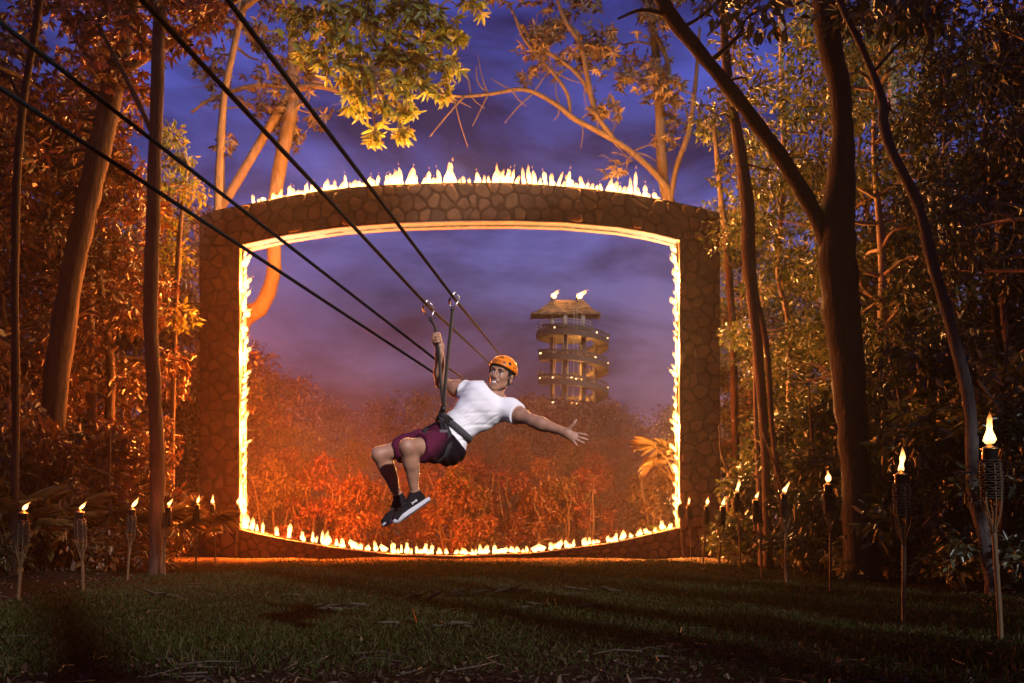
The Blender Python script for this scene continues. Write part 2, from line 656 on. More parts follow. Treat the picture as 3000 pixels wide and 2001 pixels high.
# pale sooty lining on the inside of the opening
c = MB()
xs = np.linspace(XL1 + .02, XR0 - .02, 70)
slab(c, xs, lo_f(xs) - .03, lo_f(xs), AD + .01, AD + ADEP + .01)
c.build('soffit', M['reveal'], arch)
for (x0, x1) in ((XL1, XL1 + .03), (XR0 - .03, XR0)):
    c = MB()
    slab(c, [x0, x1], [wall_f(x0) + .004, wall_f(x1) + .004], [lo_f(x0) - .034, lo_f(x1) - .034], AD + .01, AD + ADEP + .01)
    c.build('jamb_lining', M['reveal'], arch)
c = MB()
xs = np.linspace(XL1 + .034, XR0 - .034, 70)
slab(c, xs, np.maximum(wall_f(xs), .03) + .001, np.maximum(wall_f(xs), .03) + .035, AD + .005, AD + ADEP + .005)
c.build('coping', M['reveal'], arch)


def clip_poly(poly, nrm, off):
    out = []
    for i in range(len(poly)):
        p, q = poly[i], poly[(i + 1) % len(poly)]
        dp, dq = p @ nrm - off, q @ nrm - off
        if dp <= 0: out.append(p)
        if (dp < 0) != (dq < 0) and abs(dp - dq) > 1e-12:
            out.append(p + (q - p) * (dp / (dp - dq)))
    return out


def voronoi(w, h, size, rng):
    """Cells of jittered seeds in a w x h rectangle."""
    nx, ny = max(1, round(w / size)), max(1, round(h / (size * .86)))
    S = []
    for j in range(ny):
        for i in range(nx + (j % 2)):
            S.append(((i + (.5 if j % 2 == 0 else 0)) / nx * w + rng.normal(0, .27) * size, (j + .5) / ny * h + rng.normal(0, .22) * size))
    S = np.array(S)
    cells = []
    for i, s in enumerate(S):
        poly = [np.array(p, float) for p in ((0, 0), (w, 0), (w, h), (0, h))]
        order = np.argsort(((S - s) ** 2).sum(1))[1:14]
        for j in order:
            d = S[j] - s
            L = np.linalg.norm(d)
            if L < 1e-6: continue
            poly = clip_poly(poly, d / L, (S[j] + s) @ (d / L) / 2)
            if len(poly) < 3: break
        if len(poly) >= 3:
            cells.append(np.array(poly))
    return cells


def smooth_poly(P):
    """Cut the corners so that a cell reads as a water-worn stone."""
    out = []
    for i in range(len(P)):
        a, b = P[i], P[(i + 1) % len(P)]
        L = np.linalg.norm(b - a)
        if L < .03:
            out.append((a + b) / 2)
        else:
            out += [a + (b - a) * .2, a + (b - a) * .8]
    return np.array(out)


def stone_mesh(P, to3, rng):
    c = P.mean(0)
    P = smooth_poly(P)
    r = np.linalg.norm(P - c, axis=1, keepdims=True)
    P = c + (P - c) * (1 - np.minimum(.35, .015 / np.maximum(r, 1e-3))) * rng.uniform(.95, 1.0, (len(P), 1))
    n = len(P)
    h = rng.uniform(.008, .030)
    tilt = rng.normal(0, .06, 2)
    v = [to3(p, 0.05) for p in P]
    q = c + (P - c) * .93
    v += [to3(p, -h * .65 + float((p - c) @ tilt) * .5) for p in q]
    q = c + (P - c) * .72
    v += [to3(p, -h + float((p - c) @ tilt)) for p in q]
    f = []
    for a in (0, n):
        for i in range(n):
            k = (i + 1) % n
            f.append((a + i, a + k, a + n + k, a + n + i))
    f.append(tuple(2 * n + i for i in range(n)))
    me = bpy.data.meshes.new('stone')
    me.from_pydata(v, [], f)
    me.update()
    me.polygons.foreach_set('use_smooth', np.ones(len(me.polygons), bool))
    return me


rng2 = np.random.default_rng(5)
stones = []                                   # (area, mesh)


def lay(w, h, size, to3):
    for P in voronoi(w, h, size, rng2):
        a = .5 * abs(np.dot(P[:, 0], np.roll(P[:, 1], 1)) - np.dot(P[:, 1], np.roll(P[:, 0], 1)))
        if a < .012 or len(P) < 3:
            continue
        stones.append((a, stone_mesh(P, to3, rng2)))


def beam3(p, dy):
    X = XL0 + p[0]
    a, b = float(lo_f(X)), float(hi_f(X))
    return (X, CY + dy, a + (b - a) * p[1] / 1.1)


lay(XR1 - XL0, 1.1, .385, beam3)
for (x0, x1) in ((XL0, XL1), (XR0, XR1)):
    lay(x1 - x0, float(lo_f(x0)) - .02, .385, lambda p, dy, x0=x0: (x0 + p[0], CY + dy, p[1]))


def wall3(p, dy):
    X = XL1 + .01 + p[0]
    return (X, CY + dy, float(wall_f(X)) * p[1] / .85)


for s, e in ((0, 3.6), (9.4, XR0 - XL1 - .02)):
    lay(e - s, .85, .32, lambda p, dy, s=s: wall3((p[0] + s, p[1]), dy))
stones.sort(key=lambda t: -t[0])
for k, (a, me) in enumerate(stones[:300]):
    link('stone', me, M['stone'][int(rng2.integers(4))], arch)
if len(stones) > 300:
    bm = bmesh.new()
    for a, me in stones[300:]:
        bm.from_mesh(me)
    me = bpy.data.meshes.new('small_stones')
    bm.to_mesh(me)
    bm.free()
    me.polygons.foreach_set('use_smooth', np.ones(len(me.polygons), bool))
    tag(link('small_stones', me, M['stone'][0], arch), kind='stuff')

# gas pipes that feed the fire, and the flames on them ---------------------------------
rf = random.Random(3)


def flame_at(pipe, p, h, w=None, direction=None, k=None):
    o = link('flame', FLAMES[k if k is not None else rf.randrange(len(FLAMES))], None, pipe, Vector(p) - pipe_origin(pipe))
    w = w or h * rf.uniform(.75, 1.25)
    o.scale = (w, w * .9, h)
    if direction is not None:
        o.rotation_euler = Vector(direction).to_track_quat('Z', 'Y').to_euler()
    else:
        o.rotation_euler = (rf.uniform(-.12, .12), rf.uniform(-.3, .3), rf.uniform(0, 6.28))
    return o


def pipe_origin(pipe):
    v, p = Vector((0, 0, 0)), pipe
    while p is not None:
        v += p.location
        p = p.parent
    return v


def pipe_along(xs, zf, y):
    mb = MB()
    mb.tube([(x, y, float(zf(x))) for x in xs], .025, 6)
    return mb.build('gas_pipe', M['black_metal'], arch, True)


# crest
xs = np.linspace(a_xz(738, 0)[0], a_xz(1962, 0)[0], 60)
YM = AD + .25
crest = pipe_along(xs, lambda x: hi_f(x) + .02, YM)
hpx = [(738, 26), (800, 30), (860, 34), (930, 32), (990, 32), (1040, 48), (1080, 34), (1140, 48), (1190, 55), (1230, 48), (1270, 60), (1320, 68), (1350, 40), (1390, 58), (1437, 78), (1480, 62), (1505, 60),
       (1550, 56), (1585, 40), (1625, 62), (1670, 62), (1700, 42), (1750, 40), (1790, 56), (1830, 38), (1865, 76), (1890, 46), (1905, 56), (1930, 34), (1960, 24)]
hpx = np.array(hpx, float)
x = 740.0
while x < 1962:
    h = float(np.interp(x, hpx[:, 0], hpx[:, 1]))
    X = a_xz(x, 0)[0]
    if not (1520 < x < 1536):
        flame_at(crest, (X, YM + rf.uniform(-.16, .16), float(hi_f(X)) + .0), h / 100 * rf.choice((.45, .6, .8, 1.0, 1.15)), rf.uniform(.18, .36))
    x += rf.uniform(8, 15) if x < 1050 else rf.uniform(9, 19)
# low wall
YB = AD + .30
foot = pipe_along(np.linspace(XL1 + .06, XR0 - .06, 60), lambda x: max(float(wall_f(x)), .03) + .06, YB)
bpx = [708, 731, 763, 802, 838, 878, 910, 937, 955, 980, 1003, 1031, 1052, 1075, 1097, 1120, 1150, 1173, 1190, 1219, 1241, 1262, 1284, 1305, 1333, 1357, 1382, 1405, 1426, 1446, 1473, 1498, 1520, 1543, 1568, 1590,
       1614, 1638, 1660, 1682, 1712, 1732, 1754, 1784, 1806, 1830, 1852, 1878, 1898, 1923, 1946, 1968]
for x in bpx:
    X = a_xz(x, 0)[0]
    e = abs(X) / 6.5
    h = rf.uniform(.15, .34) + (.14 if (e > .8) else 0)
    flame_at(foot, (X, YB + rf.uniform(-.05, .05), max(float(wall_f(X)), .03) + .05), h, rf.uniform(.20, .36))
    if rf.random() < .75:
        X2 = X + rf.uniform(-.14, .14)
        flame_at(foot, (X2, YB + rf.uniform(-.08, .08), max(float(wall_f(X2)), .03) + .05), h * rf.uniform(.4, .75), rf.uniform(.16, .28))
# jambs: the flames lick inwards and up
for side, x0 in ((1, XL1 + .05), (-1, XR0 - .05)):
    z0, z1 = float(wall_f(x0)) + .3, float(lo_f(x0)) - .12
    mb = MB()
    mb.tube([(x0, AD + .3, z) for z in np.linspace(z0, z1, 12)], .02, 6)
    jp = mb.build('gas_pipe', M['black_metal'], arch, True)
    z = z0
    while z < z1:
        h = rf.uniform(.18, .36)
        gap = (side == -1 and (5.6 < z < 6.4)) and rf.random() < .6
        if not gap:
            flame_at(jp, (x0, AD + .3 + rf.uniform(-.15, .15), z), h, h * rf.uniform(.6, .95), (side * rf.uniform(.05, .75), rf.uniform(-.25, .1), rf.uniform(.45, 1.0)))
        z += rf.uniform(.10, .20) if side == 1 else rf.uniform(.13, .28)
# under the lintel: an added glowing sheet in place of firelight on the stone
sp = pipe_along(np.linspace(XL1 + .1, XR0 - .1, 60), lambda x: lo_f(x) - .06, AD + .3)
M['soffit_glow'] = flame_mat('soffit_glow', (1, .60, .28), (1, .52, .20), 1.9, 1.5)
mb = MB()
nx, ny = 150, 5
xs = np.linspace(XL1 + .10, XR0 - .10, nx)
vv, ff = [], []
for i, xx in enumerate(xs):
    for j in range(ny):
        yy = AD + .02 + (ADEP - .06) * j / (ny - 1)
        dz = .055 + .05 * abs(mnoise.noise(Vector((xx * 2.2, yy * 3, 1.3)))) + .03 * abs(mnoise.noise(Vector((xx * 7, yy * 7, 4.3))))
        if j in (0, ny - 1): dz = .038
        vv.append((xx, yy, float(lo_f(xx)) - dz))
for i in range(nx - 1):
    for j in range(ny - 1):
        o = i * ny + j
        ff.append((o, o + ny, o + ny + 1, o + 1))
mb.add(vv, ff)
mb.build('soffit_glow_sheet', M['soffit_glow'], sp, True)

# the light of those flames
for x in np.linspace(a_xz(790, 0)[0], a_xz(1920, 0)[0], 7):
    add_light('flame_light', (x, YM, float(hi_f(x)) + .28), 2900 if x < 0 else 2500, arch, (1, .42, .09), .25)
for x in np.linspace(XL1 + .7, XR0 - .7, 7):
    add_light('flame_light', (x, YB, max(float(wall_f(x)), .03) + .30), 760, arch, (1, .19, .025), .2)
for x0, s in ((XL1 + .22, 1), (XR0 - .22, -1)):
    for z in (1.7, 3.8, 6.0, 8.1):
        add_light('flame_light', (x0, AD + .22, z), 6600 if s > 0 else 3000, arch, (1, .19, .022) if s > 0 else (1, .42, .11), .2)

# ------------------------------------------------------------------ bamboo torches
M['bamboo'] = plain('bamboo', (.042, .025, .012), (.08, .048, .022), 6, .7, 0, .25, 30, spec=.15, stretch=(1, 1, .15))
M['wicker'] = plain('wicker', (.014, .010, .008), (.030, .020, .015), 25, .9, 0, .4, 60, spec=.1)
M['tin'] = plain('torch_tin', (.012, .011, .012), (.022, .02, .02), 10, .3, .8)
M['brass'] = plain('brass_cap', (.22, .13, .05), (.12, .07, .03), 14, .4, .9)
M['wick'] = plain('charred_wick', (.02, .012, .01), (.04, .02, .015), 20, 1)


def make_torch(x, ybase, ytop, flame_px, label, d=None, lean=0, flame_lean=(0, 0), sc=1.0, power=60, dist_h=None):
    """Base pixel on the ground gives the distance; the pole is cut to the height seen."""
    d = d or HCAM * FPX / (ybase - HORY)
    b = px(x, ybase, d)
    gzb = float(gz(b.x, b.y))
    H = (ybase - ytop) * d / FPX + b.z - gzb
    fh = flame_px * d / FPX
    t = empty('bamboo_torch', (b.x, b.y, gzb), label, 'torch', 'bamboo torches lining the clearing')
    rr = random.Random(int(x * 7 + ybase))
    W = .080 * sc                              # basket radius
    hb = H - .045                              # rim of the tin
    zb0 = hb - .43 * sc                        # foot of the basket
    lx = lean
    off = lambda z: Vector((lx * (z / H) ** 1.5 + .012 * math.sin(z * 3 + x), .01 * math.sin(z * 2.1 + x), z))
    # pole: bamboo with thicker joints
    mb = MB()
    pts, rad = [], []
    z = -.12
    nodes_z = [.28, .62, .94, 1.2]
    for z in np.linspace(-.12, zb0 - .27 * sc, 26):
        k = max(math.exp(-((z - q) / .012) ** 2) for q in nodes_z)
        pts.append(off(max(z, 0)) + Vector((0, 0, min(z, 0))))
        rad.append(.021 * sc * (1 + .28 * k))
    mb.tube(pts, rad, 9)
    mb.build('pole', M['bamboo'], t, True, (0, 0, 0))
    # the pole splits into splayed strips that hold the basket
    for k in range(7):
        a = k / 7 * 6.283 + rr.uniform(-.2, .2)
        s = MB()
        zs = np.linspace(zb0 - .30 * sc, hb - .12, 9)
        P = []
        for z in zs:
            u = min(1, max(0, (z - (zb0 - .30 * sc)) / (.31 * sc)))
            r = .012 + (W - .012) * (u * u * (3 - 2 * u)) + .004 * math.sin(z * 20 + k)
            P.append(off(z) + Vector((r * math.cos(a), r * math.sin(a), 0)))
        s.tube(P, .0075 * sc, 5, flat=.6)
        s.build('strip', M['bamboo'], t, True, (0, 0, 0))
    # woven rings
    wv = MB()
    rows = 15
    for q in range(rows):
        z = zb0 + .015 + (hb - .115 - zb0) * q / (rows - 1)
        n = 28
        P = []
        for i in range(n + 1):
            a = 6.283 * i / n
            r = (W + .004) * (.86 + .14 * math.sin(math.pi * (q + .5) / rows)) + .006 * (1 if (i // 2 + q) % 2 else -1)
            P.append(off(z) + Vector((r * math.cos(a), r * math.sin(a), .004 * math.sin(5 * a + q * 2))))
        wv.tube(P, .0072 * sc, 4, caps=False)
    wv.build('basket', M['wicker'], t, True, (0, 0, 0))
    tin = MB()
    tin.lathe([(.03, zb0 + .03), (W * .74, zb0 + .05), (W * .74, hb - .012), (W * .78, hb - .005), (W * .76, hb)], 16, off(hb) - Vector((0, 0, hb)))
    tin.build('oil_tin', M['tin'], t, True, (0, 0, 0))
    cap = MB()
    cap.lathe([(W * .88, hb - .006), (W * .90, hb + .002), (W * .5, hb + .020), (.020, hb + .030), (.018, hb + .048), (.010, hb + .049)], 16, off(hb) - Vector((0, 0, hb)))
    cap.build('cap', M['brass'], t, True, (0, 0, 0))
    wk = MB()
    wk.tube([off(hb) + Vector((0, 0, .04)), off(hb) + Vector((.003, 0, .075))], [.010, .009], 7)
    wk.build('wick', M['wick'], t, True, (0, 0, 0))
    fo = link('flame', TFLAMES[rr.randrange(5)], None, t, off(hb) + Vector((0, 0, .046)))
    fo.scale = (fh * rr.uniform(.42, .66) + .02, fh * .5 + .02, fh)
    fo.rotation_euler = Vector((flame_lean[0], flame_lean[1], 1)).to_track_quat('Z', 'Y').to_euler()
    l = add_light('flame_light', (0, 0, 0), power, None, (1, .22, .03) if x < 1500 else FIRE, .035)
    l.parent = t
    l.location = off(hb) + Vector((flame_lean[0] * fh * .6, flame_lean[1] * .05, .06 + fh * .62))
    return t


TORCHES = [
    # right row, near to far: x, base row, tin-rim row, flame height, words
    (2930, 1872, 1300, 92, 'large bamboo torch nearest the camera at the right edge, tall pointed flame', 1.0, (0, 0)),
    (2650, 1818, 1378, 72, 'second bamboo torch from the right edge with thin upright flame', 1.0, (.1, 0)),
    (2436, 1742, 1412, 36, 'third bamboo torch from the right edge, before the thick leaning trunk', 1.0, (0, 0)),
    (2304, 1702, 1441, 38, 'fourth bamboo torch from the right edge, flame blown to the right', 1.0, (.55, 0)),
    (2231, 1690, 1459, 24, 'fifth bamboo torch from the right edge with low ragged flame', 1.0, (.45, 0)),
    (2168, 1672, 1438, 38, 'sixth bamboo torch from the right edge, taller than its neighbours', 1.0, (.25, 0)),
    (2106, 1664, 1479, 28, 'seventh bamboo torch from the right edge, at the outer edge of the pillar', 1.0, (.25, 0)),
    (2060, 1656, 1478, 26, 'eighth bamboo torch from the right edge, before the right pillar', 1.0, (.2, 0)),
    (2027, 1650, 1476, 22, 'ninth bamboo torch from the right edge, at the inner side of the right pillar', .9, (.1, 0)),
    (2001, 1637, 1476, 22, 'farthest torch of the right row, touching the foot of the right jamb', .85, (0, 0)),
    # left row, near to far
    (56, 1757, 1494, 34, 'leftmost torch of the photo with flame blown far to the right', 1.0, (.9, 0)),
    (240, 1732, 1492, 34, 'second torch from the left edge before dark palm leaves', .95, (1.0, 0)),
    (376, 1706, 1486, 40, 'third torch from the left edge with long slanting flame', .95, (.75, 0)),
    (480, 1689, 1480, 26, 'fourth torch from the left edge, right beside the straight dark trunk', .95, (.7, 0)),
    (574, 1666, 1474, 28, 'fifth torch from the left edge with crooked pole', .95, (.3, 0)),
    (632, 1649, 1474, 28, 'sixth torch from the left edge, before the left pillar', .95, (.05, 0)),
    (690, 1639, 1476, 22, 'farthest torch of the left row, touching the foot of the left jamb', .85, (.2, 0)),
]
for i, (x, yb, yt, fp, lab, sc_, fl) in enumerate(TORCHES):
    pw = 14 if i < 5 else 20
    make_torch(x, yb, yt, fp, lab, lean=random.uniform(-.13, .13), flame_lean=fl, sc=sc_ * random.uniform(.9, 1.08), power=pw if i < 10 else 55)
# a loose sliver of bamboo sticks out of the nearest torch

# ------------------------------------------------------------------ spiral lookout tower far behind
TD = 130.0
T0 = px(1680, 1540, TD)
T0.z = 0
tower = empty('lookout_tower', T0, 'tall lookout tower with spiral ramps, thatched roof and two flames beyond the trees', 'tower')
M['concrete'] = plain('warm_concrete', (.012, .008, .0055), (.022, .015, .010), 1.5, .9, 0, .3, 6)
M['pale_plaster'] = plain('pale_plaster', (.14, .12, .10), (.2, .17, .15), 2, .9, 0, .3, 8)
M['ramp'] = plain('ramp_timber', (.017, .009, .004), (.032, .017, .0075), 2, .8, 0, .3, 8)
M['thatch'] = plain('thatch', (.06, .033, .012), (.17, .095, .033), 3.5, .95, 0, 1.0, 10, stretch=(1.5, 1.5, .5))
M['bulb'] = emit('lamp_glow', (1, .66, .28), 5)
M['rope'] = plain('pale_rope', (.35, .26, .18), (.28, .2, .14), 9, .9)
tz = lambda y: HCAM + (HORY - y) * TD / FPX
tx = lambda x: (x - 1680) * TD / FPX
ztop = HCAM + (HORY - 952) * (TD - 4) / FPX
PITCH, RO, RI = 71 * TD / FPX, 4.85, 3.35
ze_ = HCAM + (HORY - 917) * (TD - 1.9) / FPX
# columns
for (x, y, top) in ((tx(1617), -1.2, tz(914)), (tx(1653), -3.0, tz(914)), (tx(1705), -2.9, tz(914)), (tx(1744), .2, ztop - 1.4), (-1.2, 2.9, tz(914)), (1.4, 2.9, ztop - .6)):
    mb = MB()
    split = min(top, ztop)
    mb.tube([(x, y, -.5), (x, y, split * .5), (x, y, split - .3)], .32, 10)
    mb.build('column', M['concrete'], tower, True, (0, 0, 0))
    if top > ztop:
        mb = MB()
        y *= .5
        mb.tube([(x, y, ztop - .1), (x, y, (ztop + top) / 2), (x, y, ze_ + .2)], .33, 10)
        mb.build('upper_column', M['pale_plaster'], tower, True, (0, 0, 0))
# helix: angle 0 faces right, the front side falls from left to right
z_end = 4.0
turns = (ztop - .2 - z_end) / PITCH
A1 = R(205)                                  # top end, at the left front
nseg = int(turns * 40)
ang = [A1 + 2 * math.pi * turns * k / nseg for k in range(nseg + 1)]
hz = [ztop - .55 - PITCH * (a - A1) / (2 * math.pi) for a in ang]


def band(r0, r1, zlo, zhi, name, mat, closed=True):
    vv, ff = [], []
    for a, z in zip(ang, hz):
        c, s = math.cos(a), math.sin(a)
        vv += [(r0 * c, r0 * s, z + zlo), (r1 * c, r1 * s, z + zlo), (r1 * c, r1 * s, z + zhi), (r0 * c, r0 * s, z + zhi)]
    for i in range(len(ang) - 1):
        o = 4 * i
        for k in range(4):
            k2 = (k + 1) % 4
            ff.append((o + k, o + k2, o + 4 + k2, o + 4 + k))
    mb = MB()
    mb.add(vv, ff)
    return mb.build(name, mat, tower, False, (0, 0, 0))


ramp_o = band(RI, RO, -.22, 0, 'spiral_ramp', M['ramp'])
band(RO + .003, RO + .12, -.42, .40, 'ramp_fascia', M['ramp'])
band(RO + .0, RO + .10, .70, 1.02, 'handrail', M['ramp'])
band(RI - .08, RI - .003, -.26, .24, 'inner_fascia', M['ramp'])
mb = MB()
for i in range(0, len(ang), 5):
    a, z = ang[i], hz[i]
    mb.box((RO * math.cos(a) + .05 * math.cos(a), (RO + .05) * math.sin(a), z + .5), (.10, .10, .5))
mb.build('railing_post', M['ramp'], tower, False, (0, 0, 0))
rt = random.Random(8)
bulb = MB()
bulb.lathe([(.0, -.10), (.075, -.07), (.10, 0), (.075, .07), (.0, .10)], 8, caps=False)
bulb = bulb.mesh('lamp_bulb', True)
bulb.materials.append(M['bulb'])
for i in range(3, len(ang), 4):
    if rt.random() < .22: continue
    a, z = ang[i] + rt.uniform(-.05, .05), hz[i]
    o = link('lamp_bulb', bulb, None, tower, ((RO + .06) * math.cos(a), (RO + .06) * math.sin(a), z + .48))
    o.scale = (rt.uniform(.7, 1.6), 1, rt.uniform(.8, 1.25))
# plants along the ramp
cs = []
for i in range(len(ang)):
    if math.sin(ang[i] * .9 + 1) > .1:
        for k in range(9):
            a = ang[i] + rt.uniform(-.09, .09)
            cs.append((RO * math.cos(a), RO * math.sin(a), hz[i] + .9 + rt.uniform(-.1, .2)))
n = len(cs)
V, F = leaf_sheet(cs, unit(n) * .8 + np.array([0, 0, .7]), unit(n), RNG.uniform(.2, .6, n), RNG.uniform(.1, .2, n))
tag(link('planting', mesh_np('planting', V, F), leaf_mat('ramp_plants', [(.03, .03, .012), (.06, .05, .02)], .2), tower, (0, 0, 0)), kind='stuff')
# deck
mb = MB()
xc = tx(1655)
prof = [(3.6, -1.15), (4.05, -1.0), (4.1, -.35), (3.95, 0), (3.4, .05)]
mb.lathe([(r + .0, z) for r, z in prof], 28, (xc, 0, ztop))
mb.build('deck', M['concrete'], tower, False, (0, 0, 0))
mb = MB()
for k in range(24):
    a = 2 * math.pi * k / 24
    p = Vector((xc + 3.95 * math.cos(a), 3.95 * math.sin(a), ztop))
    if k % 2 == 0:
        mb.tube([p, p + Vector((0, 0, .95))], .05, 5)
    q = Vector((xc + 3.95 * math.cos(a + .2618), 3.95 * math.sin(a + .2618), ztop))
    for h in (.5, .9):
        mb.tube([p + Vector((0, 0, h)), q + Vector((0, 0, h))], .06, 4)
mb.build('deck_railing', M['pale_plaster'], tower, False, (0, 0, 0))
# thatched hip roof
ze, zr = HCAM + (HORY - 917) * (TD - 1.9) / FPX, tz(880)
xa, xb, ra, rb = tx(1558), tx(1753), tx(1616), tx(1709)
ym = 1.9
rows = 9
ro_mb = MB()
for q in range(rows):                        # courses of thatch, each lapping the one below
    t0, t1 = q / rows, min(1.02, (q + 1.35) / rows)
    rc = []
    for t, lift in ((t0, .12), (t1, .02)):
        s = t ** .85
        x0, x1 = xa + (ra - xa) * s, xb + (rb - xb) * s
        yy = ym * (1 - s) + .02
        zz = ze + (zr - ze) * (t ** 1.12) + lift
        nn_ = 14
        ring = [(x0 + (x1 - x0) * k / nn_, -yy) for k in range(nn_)] + [(x1, -yy + 2 * yy * k / nn_) for k in range(nn_)] \
            + [(x1 + (x0 - x1) * k / nn_, yy) for k in range(nn_)] + [(x0, yy - 2 * yy * k / nn_) for k in range(nn_)]
        rc.append([(x, y, zz + rt.uniform(-.07, .05)) for x, y in ring])
    m_ = len(rc[0])
    ro_mb.add(rc[0] + rc[1], [(k, (k + 1) % m_, m_ + (k + 1) % m_, m_ + k) for k in range(m_)])
ro_mb.add([(xa, -ym, ze), (xb, -ym, ze), (xb, ym, ze), (xa, ym, ze)], [(3, 2, 1, 0)])
roof = ro_mb.build('roof', M['thatch'], tower, False, (0, 0, 0))
nfr = 500
cs, ds = [], []
for k in range(nfr):
    side = rt.random()
    if side < .62:
        cs.append((rt.uniform(xa, xb), -ym, ze + .12)); ds.append((rt.uniform(-.3, .3), -.5, -1))
    else:
        s = rt.choice((xa, xb)); cs.append((s, rt.uniform(-ym, ym), ze + .12)); ds.append((math.copysign(.5, s), rt.uniform(-.2, .2), -1))
V, F = leaf_sheet(cs, ds, unit(nfr), RNG.uniform(.25, .5, nfr), np.full(nfr, .12))
tag(link('thatch_fringe', mesh_np('thatch_fringe', V, F), M['thatch'], roof, (0, 0, 0)), kind='stuff')
# burners on the ridge
for x, fl, hh in ((1617, (.8, 0, 1), 1.35), (1690, (1.0, 0, .8), 1.7)):
    bt = MB()
    bt.lathe([(.10, 0), (.12, .3), (.22, .45), (.2, .5)], 8, (tx(x), 0, zr - .1))
    br = bt.build('burner', M['black_metal'], tower, True, (0, 0, 0))
    f = link('flame', FLAMES[2], None, br, (tx(x), 0, zr + .32))
    f.scale = (1.7, 1.4, hh)
    f.rotation_euler = Vector(fl).to_track_quat('Z', 'Y').to_euler()
    l = add_light('flame_light', (0, 0, 0), 900, None, (1, .45, .10), .3)
    l.parent = tower
    l.location = (tx(x) + .5, -.5, zr + 1.4)
# ropes hanging from the deck
for x, y in ((1620, -2.6), (1629, -2.2), (1647, -4.3), (1656, -4.2), (1676, -4.3), (1684, -4.2)):
    mb = MB()
    dx = rt.uniform(-.5, .5)
    mb.tube([(tx(x), y, tz(916) if x > 1660 else ztop), (tx(x) + dx * .4, y, ztop - 5), (tx(x) + dx, y, ztop - rt.uniform(8, 10))], .03, 4)
    mb.build('rope', M['rope'], tower, False, (0, 0, 0))
TW = (1, .42, .09)
for z, a in ((ztop - 1.9, 300), (ztop - 4.6, 60), (ztop - 7.0, 280), (ztop - 9.4, 80), (ztop - 11.5, 270)):
    l = add_light('ramp_light', (0, 0, 0), 1700, None, TW, .2)
    l.parent = tower
    l.location = (2.2 * math.cos(R(a)), 2.2 * math.sin(R(a)), z)
l = add_light('deck_light', (0, 0, 0), 260, None, (1, .72, .5), .2)
l.parent = tower
l.location = (xc, -1.5, ztop + 1.4)

# ------------------------------------------------------------------ trees
def bark(name, a, b):
    return plain(name, a, b, 6, .9, 0, 1.0, 14, stretch=(1, 1, .25), spec=.2, bdist=.07)


M['bark_dark'] = bark('dark_bark', (.012, .008, .007), (.026, .017, .013))
M['bark_left'] = bark('dark_red_bark', (.026, .017, .013), (.075, .046, .034))
M['bark_brown'] = bark('brown_bark', (.045, .028, .019), (.09, .057, .038))
M['bark_branch'] = bark('dull_bark', (.026, .017, .012), (.055, .035, .024))
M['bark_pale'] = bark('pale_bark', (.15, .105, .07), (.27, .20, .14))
M['bark_grey'] = bark('grey_bark', (.025, .021, .020), (.05, .043, .040))
M['leaf_russet'] = leaf_mat('russet_leaves', [(.026, .014, .007), (.07, .028, .011), (.13, .05, .015), (.075, .055, .018)], .2, .35)
M['leaf_olive'] = leaf_mat('olive_leaves', [(.022, .032, .008), (.05, .060, .013), (.10, .108, .020), (.155, .145, .028)], .22, .35)
M['leaf_lime'] = leaf_mat('lime_leaves', [(.065, .080, .010), (.10, .115, .014), (.15, .155, .022), (.12, .085, .018)], .5)
M['leaf_brown'] = leaf_mat('brown_leaves', [(.045, .028, .016), (.075, .045, .024), (.10, .07, .035)], .35)
M['leaf_deep'] = leaf_mat('deep_green_leaves', [(.008, .011, .005), (.016, .020, .007), (.032, .034, .011)], .2, .35)
BG_LEAF = [leaf_mat('forest_red', [(.060, .012, .010), (.09, .020, .013), (.11, .032, .016)], .35),
           leaf_mat('forest_rust', [(.065, .020, .010), (.10, .034, .013), (.12, .05, .017)], .35),
           leaf_mat('forest_purple', [(.055, .016, .026), (.085, .026, .038), (.10, .038, .034)], .35),
           leaf_mat('forest_ochre', [(.055, .030, .011), (.08, .044, .015), (.10, .06, .02)], .35)]


def rough_tube(mb, pts, rad, n=10, seed=0, amp=.10):
    """A limb with an uneven skin."""
    i0 = len(mb.v)
    mb.tube(pts, rad, n)
    k = 0
    for i in range(len(pts)):
        for j in range(n):
            v = Vector(mb.v[i0 + k])
            c = Vector(pts[i])
            q = v * 3.1 + Vector((seed, 0, 0))
            f = 1 + amp * 2.2 * mnoise.noise(q) + amp * mnoise.noise(q * 3.3)
            mb.v[i0 + k] = tuple(c + (v - c) * f)
            k += 1


def limb_px(L, n=5):
    """[(x, y, d, half width in px)] -> smooth points and radii in metres."""
    q = spline([(*px(x, y, d), r * d / FPX) for x, y, d, r in L], n)
    return [p[:3] for p in q], [max(.006, p[3]) for p in q]


def connect(mb, skel, c, r0, rng, sag=.1):
    """A crooked branch from the nearest lower bit of the skeleton to a clump at c."""
    c = np.asarray(c)
    S = np.asarray(skel)
    d = np.linalg.norm(S - c, axis=1) + np.maximum(0, S[:, 2] - c[2]) * 1.5
    a = S[int(np.argmin(d))]
    L = np.linalg.norm(c - a)
    mid1 = a + (c - a) * .35 + rng.normal(0, .07, 3) * L + np.array([0, 0, .06 * L])
    mid2 = a + (c - a) * .7 + rng.normal(0, .07, 3) * L
    P = spline([a, mid1, mid2, c], 3)
    mb.tube(P, list(np.linspace(min(r0, .02 + .02 * L), .008, len(P))), 5)
    return P


